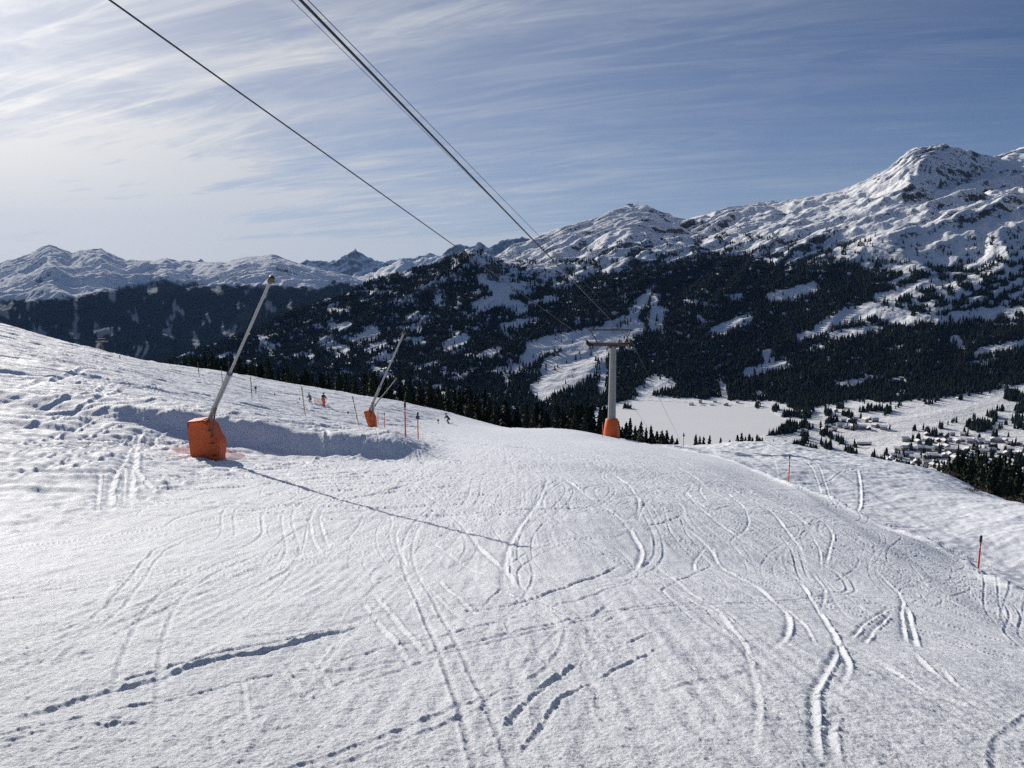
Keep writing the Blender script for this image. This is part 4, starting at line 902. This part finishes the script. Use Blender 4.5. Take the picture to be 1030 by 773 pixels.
def person(p, rz, label, jacket, trousers, helmet, crouch=.25, lean=.2, skis=True, scale=1.0, group='people on the snow'):
    root = empty('person', p, rz); root.scale = (scale,)*3
    hz = .92-crouch*.35; kx = .12+crouch*.25; cz = hz+.48; ly = lean
    V = [(0, 0, hz), (0, ly*.4, hz+.25), (0, ly*.9, cz), (0, ly*1.05, cz+.10), (0, ly*1.2, cz+.20), (0, ly*1.25, cz+.30),
         (-.10, 0, hz-.03), (-.13, kx, .48-crouch*.06), (-.14, -.02, .10), (-.14, .14, .06), (.10, 0, hz-.03), (.13, kx, .48-crouch*.06), (.14, -.02, .10), (.14, .14, .06),
         (-.20, ly*.9, cz-.01), (-.33, ly+.02, cz-.26), (-.30, ly+.26, cz-.36), (-.29, ly+.34, cz-.38), (.20, ly*.9, cz-.01), (.33, ly+.02, cz-.26), (.30, ly+.26, cz-.36), (.29, ly+.34, cz-.38)]
    E = [(0, 1), (1, 2), (2, 3), (3, 4), (4, 5), (0, 6), (6, 7), (7, 8), (8, 9), (0, 10), (10, 11), (11, 12), (12, 13), (2, 14), (14, 15), (15, 16), (16, 17), (2, 18), (18, 19), (19, 20), (20, 21)]
    rr_ = [(.16, .12), (.16, .12), (.17, .12), .055, .085, .06, .10, .075, .06, .05, .10, .075, .06, .05, .075, .055, .045, .04, .075, .055, .045, .04]
    body = skin_body('body', V, E, rr_, M['skin'], root)
    def cover(nm, ids, mt_, g=.018):
        mp_ = {a: i for i, a in enumerate(ids)}; e_ = [(mp_[a], mp_[b]) for a, b in E if a in mp_ and b in mp_]
        return skin_body(nm, [V[a] for a in ids], e_, [tuple(x+g for x in (rr_[a] if hasattr(rr_[a], '__len__') else (rr_[a],)*2)) for a in ids], mt_, root)
    cover('jacket', [0, 1, 2, 14, 15, 16, 18, 19, 20], jacket, .028); cover('trousers', [0, 6, 7, 8, 10, 11, 12], trousers, .022)
    cc = Vector(V[4])+Vector((0, 0, .04)); bm = bmesh.new(); bmesh.ops.create_uvsphere(bm, u_segments=16, v_segments=10, radius=.14)
    for v in bm.verts:
        v.co.y *= 1.12
        if v.co.z < -.03: v.co.z = -.03-(v.co.z+.03)*-.3
    me = bpy.data.meshes.new('helmet'); bm.to_mesh(me); bm.free(); h = link('helmet', me, helmet, root); h.location = cc
    mb = MB(); mb.box(cc+Vector((0, .135, -.03)), (.17, .05, .07)); mb.build('goggles', M['black'], root, bevel=.012)
    for s in (-.14, .14):
        mb = MB(); mb.box((s, .06, .055), (.11, .31, .11)); mb.build('ski_boot', M['black'], root, bevel=.03)
        if skis:
            mb = MB(); mb.tube([(s, -.75, .012), (s, .3, .012), (s, .85, .02), (s, .98, .07)], [.04, .036, .042, .02], 6)
            for i, v in enumerate(mb.v): mb.v[i] = (v[0], v[1], .012+(v[2]-.012)*.3 if v[1] < .8 else v[2])
            mb.build('ski', M['navy'], root)
            hnd = Vector(V[17] if s < 0 else V[21]); mb = MB(); mb.tube([hnd+Vector((0, .02, .08)), hnd+Vector((s*.6, -.45, -.75))], .012, 6); mb.build('ski_pole', M['steel'], root)
    prop(root, label, 'person', group)
person(on(451.5, 118, 434), 1.9, 'dark clothed skier turning on the run left of the crest', M['jacket_dark'], M['jacket_dark'], M['black'], .5, .35, True, 1.08)
person(on(325.5, 98, 412), -.6, 'person in dark jacket and orange red trousers standing on the far snow', M['jacket_dark'], M['orange_cloth'], M['tan'], .05, .06, True, 1.02)
person(on(312.5, 100, 410), .8, 'smaller crouching person in grey left of the one in orange red trousers', M['jacket_grey'], M['jacket_grey'], M['tan'], .9, .3, False, .85)

# ------------------------------------------------------------------ HAZE
HZ = dict(x=(-40000, 40000), y=(-10000, 36000), z=(-1400, 2600))
mb = MB(); mb.box([(HZ[k][0]+HZ[k][1])/2 for k in 'xyz'], [HZ[k][1]-HZ[k][0] for k in 'xyz'])
hm = bpy.data.materials.new('haze'); hm.use_nodes = True; nt = hm.node_tree; nt.nodes.remove(nt.nodes['Principled BSDF'])
vol = nt.nodes.new('ShaderNodeVolumePrincipled'); vol.inputs['Color'].default_value = (.26, .50, 1.0, 1); vol.inputs['Density'].default_value = .8e-5; vol.inputs['Anisotropy'].default_value = .1
nt.links.new(vol.outputs[0], nt.nodes['Material Output'].inputs['Volume'])
o = mb.build('haze', hm); prop(o, 'thin blue air haze over the valley and mountains', 'haze', kind='stuff')

# ------------------------------------------------------------------ SKY AND SUN
AZ, EL = -39.0, 23.0                              # azimuth from +Y (negative is left), elevation
sdir = Vector((math.sin(R(AZ))*math.cos(R(EL)), math.cos(R(AZ))*math.cos(R(EL)), math.sin(R(EL))))
w = bpy.data.worlds.new('World'); sc.world = w; w.use_nodes = True; nt = w.node_tree; L = nt.links.new
for n in list(nt.nodes): nt.nodes.remove(n)
out = nt.nodes.new('ShaderNodeOutputWorld'); bg = nt.nodes.new('ShaderNodeBackground'); bg.inputs['Strength'].default_value = .072
sky = nt.nodes.new('ShaderNodeTexSky'); sky.sky_type = 'NISHITA'; sky.sun_disc = False; sky.sun_elevation = R(EL); sky.sun_rotation = R(AZ)
sky.altitude = 1900; sky.air_density = 1.0; sky.dust_density = .3; sky.ozone_density = 3.0
tc = nt.nodes.new('ShaderNodeTexCoord')
def vm(op, a=None, b=None):
    n = nt.nodes.new('ShaderNodeVectorMath'); n.operation = op
    for i, x in enumerate((a, b)):
        if x is None: continue
        if hasattr(x, 'is_linked') or hasattr(x, 'links'): L(x, n.inputs[i])
        else: n.inputs[i].default_value = x
    return n
def mt_(op, a, b=None, c=None, clamp=False):
    n = nt.nodes.new('ShaderNodeMath'); n.operation = op; n.use_clamp = clamp
    for i, x in enumerate((a, b, c)):
        if x is None: continue
        if isinstance(x, (int, float)): n.inputs[i].default_value = x
        else: L(x, n.inputs[i])
    return n.outputs[0]
sep = nt.nodes.new('ShaderNodeSeparateXYZ'); L(tc.outputs['Generated'], sep.inputs[0])
den = mt_('ADD', mt_('MAXIMUM', sep.outputs['Z'], 0), .16)
cmb = nt.nodes.new('ShaderNodeCombineXYZ'); L(mt_('DIVIDE', sep.outputs['X'], den), cmb.inputs[0]); L(mt_('DIVIDE', sep.outputs['Y'], den), cmb.inputs[1])
def cloud(rot, scl, noise_scale, detail, rough, dist, lo, hi_, off=(0, 0, 0)):
    mp = nt.nodes.new('ShaderNodeMapping'); mp.vector_type = 'TEXTURE'; mp.inputs['Rotation'].default_value = (0, 0, rot); mp.inputs['Scale'].default_value = scl; mp.inputs['Location'].default_value = off
    L(cmb.outputs[0], mp.inputs['Vector'])
    n = nt.nodes.new('ShaderNodeTexNoise'); n.inputs['Scale'].default_value = noise_scale; n.inputs['Detail'].default_value = detail; n.inputs['Roughness'].default_value = rough; n.inputs['Distortion'].default_value = dist
    L(mp.outputs[0], n.inputs['Vector'])
    r = nt.nodes.new('ShaderNodeMapRange'); r.interpolation_type = 'SMOOTHSTEP'; r.inputs['From Min'].default_value = lo; r.inputs['From Max'].default_value = hi_; L(n.outputs['Fac'], r.inputs['Value'])
    return r.outputs['Result']
c1 = cloud(R(-12), (3.0, .9, 1), 1.0, 10, .66, 1.8, .38, .68)
c2 = cloud(R(-22), (2.4, .5, 1), 2.4, 10, .66, 2.2, .42, .72, (3, 1, 0))
c3 = cloud(R(-20), (2.2, 1, 1), .55, 4, .55, .6, .34, .68, (7, 2, 0))
dt = vm('DOT_PRODUCT', tc.outputs['Generated'], tuple(sdir)).outputs['Value']
ph = mt_('POWER', mt_('MAXIMUM', dt, 0), 4.0); ph2 = mt_('POWER', mt_('MAXIMUM', dt, 0), 40.0)
side = mt_('MULTIPLY_ADD', sep.outputs['X'], -1.0, .52, True)        # the veil is thicker towards the left of the view
low = mt_('POWER', mt_('SUBTRACT', 1.0, mt_('MAXIMUM', sep.outputs['Z'], 0), None, True), 8.0)
str_ = mt_('ADD', mt_('MULTIPLY', c1, .55), mt_('MULTIPLY', c2, .50))
gain = mt_('MULTIPLY', mt_('ADD', .35, c3), mt_('ADD', .24, mt_('ADD', mt_('MULTIPLY', side, .85), mt_('MULTIPLY', low, 1.0))))
cov = mt_('ADD', mt_('MULTIPLY', str_, gain), mt_('ADD', mt_('MULTIPLY', side, .50), mt_('MULTIPLY', low, .30)), None, True)
cb = mt_('ADD', 6.9, mt_('ADD', mt_('MULTIPLY', ph, 4.6), mt_('MULTIPLY', ph2, 10.0)))
ccol = nt.nodes.new('ShaderNodeMix'); ccol.data_type = 'RGBA'; ccol.inputs[6].default_value = (.76, .86, 1.0, 1); ccol.inputs[7].default_value = (1.0, .97, .92, 1); L(ph, ccol.inputs[0])
cs = vm('SCALE'); L(ccol.outputs[2], cs.inputs[0]); L(cb, cs.inputs['Scale'])
cov = mt_('MULTIPLY', cov, mt_('MULTIPLY_ADD', sep.outputs['Y'], 1.6, .30, True))   # the clouds lie towards the sun side
mx = nt.nodes.new('ShaderNodeMix'); mx.data_type = 'RGBA'; L(cov, mx.inputs[0]); tn = vm('MULTIPLY', None, (.60, .63, .78)); L(sky.outputs[0], tn.inputs[0]); L(tn.outputs[0], mx.inputs[6]); L(cs.outputs[0], mx.inputs[7])
L(mx.outputs[2], bg.inputs['Color']); L(bg.outputs[0], out.inputs['Surface'])
sun = bpy.data.lights.new('sun', 'SUN'); sun.energy = 5.0; sun.angle = R(.5); sun.color = (1.0, .93, .83)
so = bpy.data.objects.new('sun', sun); C.objects.link(so); so.rotation_euler = sdir.to_track_quat('Z', 'Y').to_euler(); so.location = sdir*50

cam = bpy.data.cameras.new('camera'); co = bpy.data.objects.new('camera', cam); C.objects.link(co); sc.camera = co
cam.sensor_fit = 'HORIZONTAL'; cam.sensor_width = 36; cam.lens = 36*F/1030; cam.clip_start = .1; cam.clip_end = 120000
co.location = (0, 0, 0); co.rotation_euler = (PI/2-PITCH, 0, 0)
vs = sc.view_settings; vs.view_transform = 'Standard'; vs.look = 'None'; vs.gamma = 1; vs.exposure = .06; vs.use_curve_mapping = False
cy_ = sc.cycles; cy_.volume_bounces = 0; cy_.max_bounces = 6; cy_.volume_step_rate = 1

sc.cycles.use_denoising = False
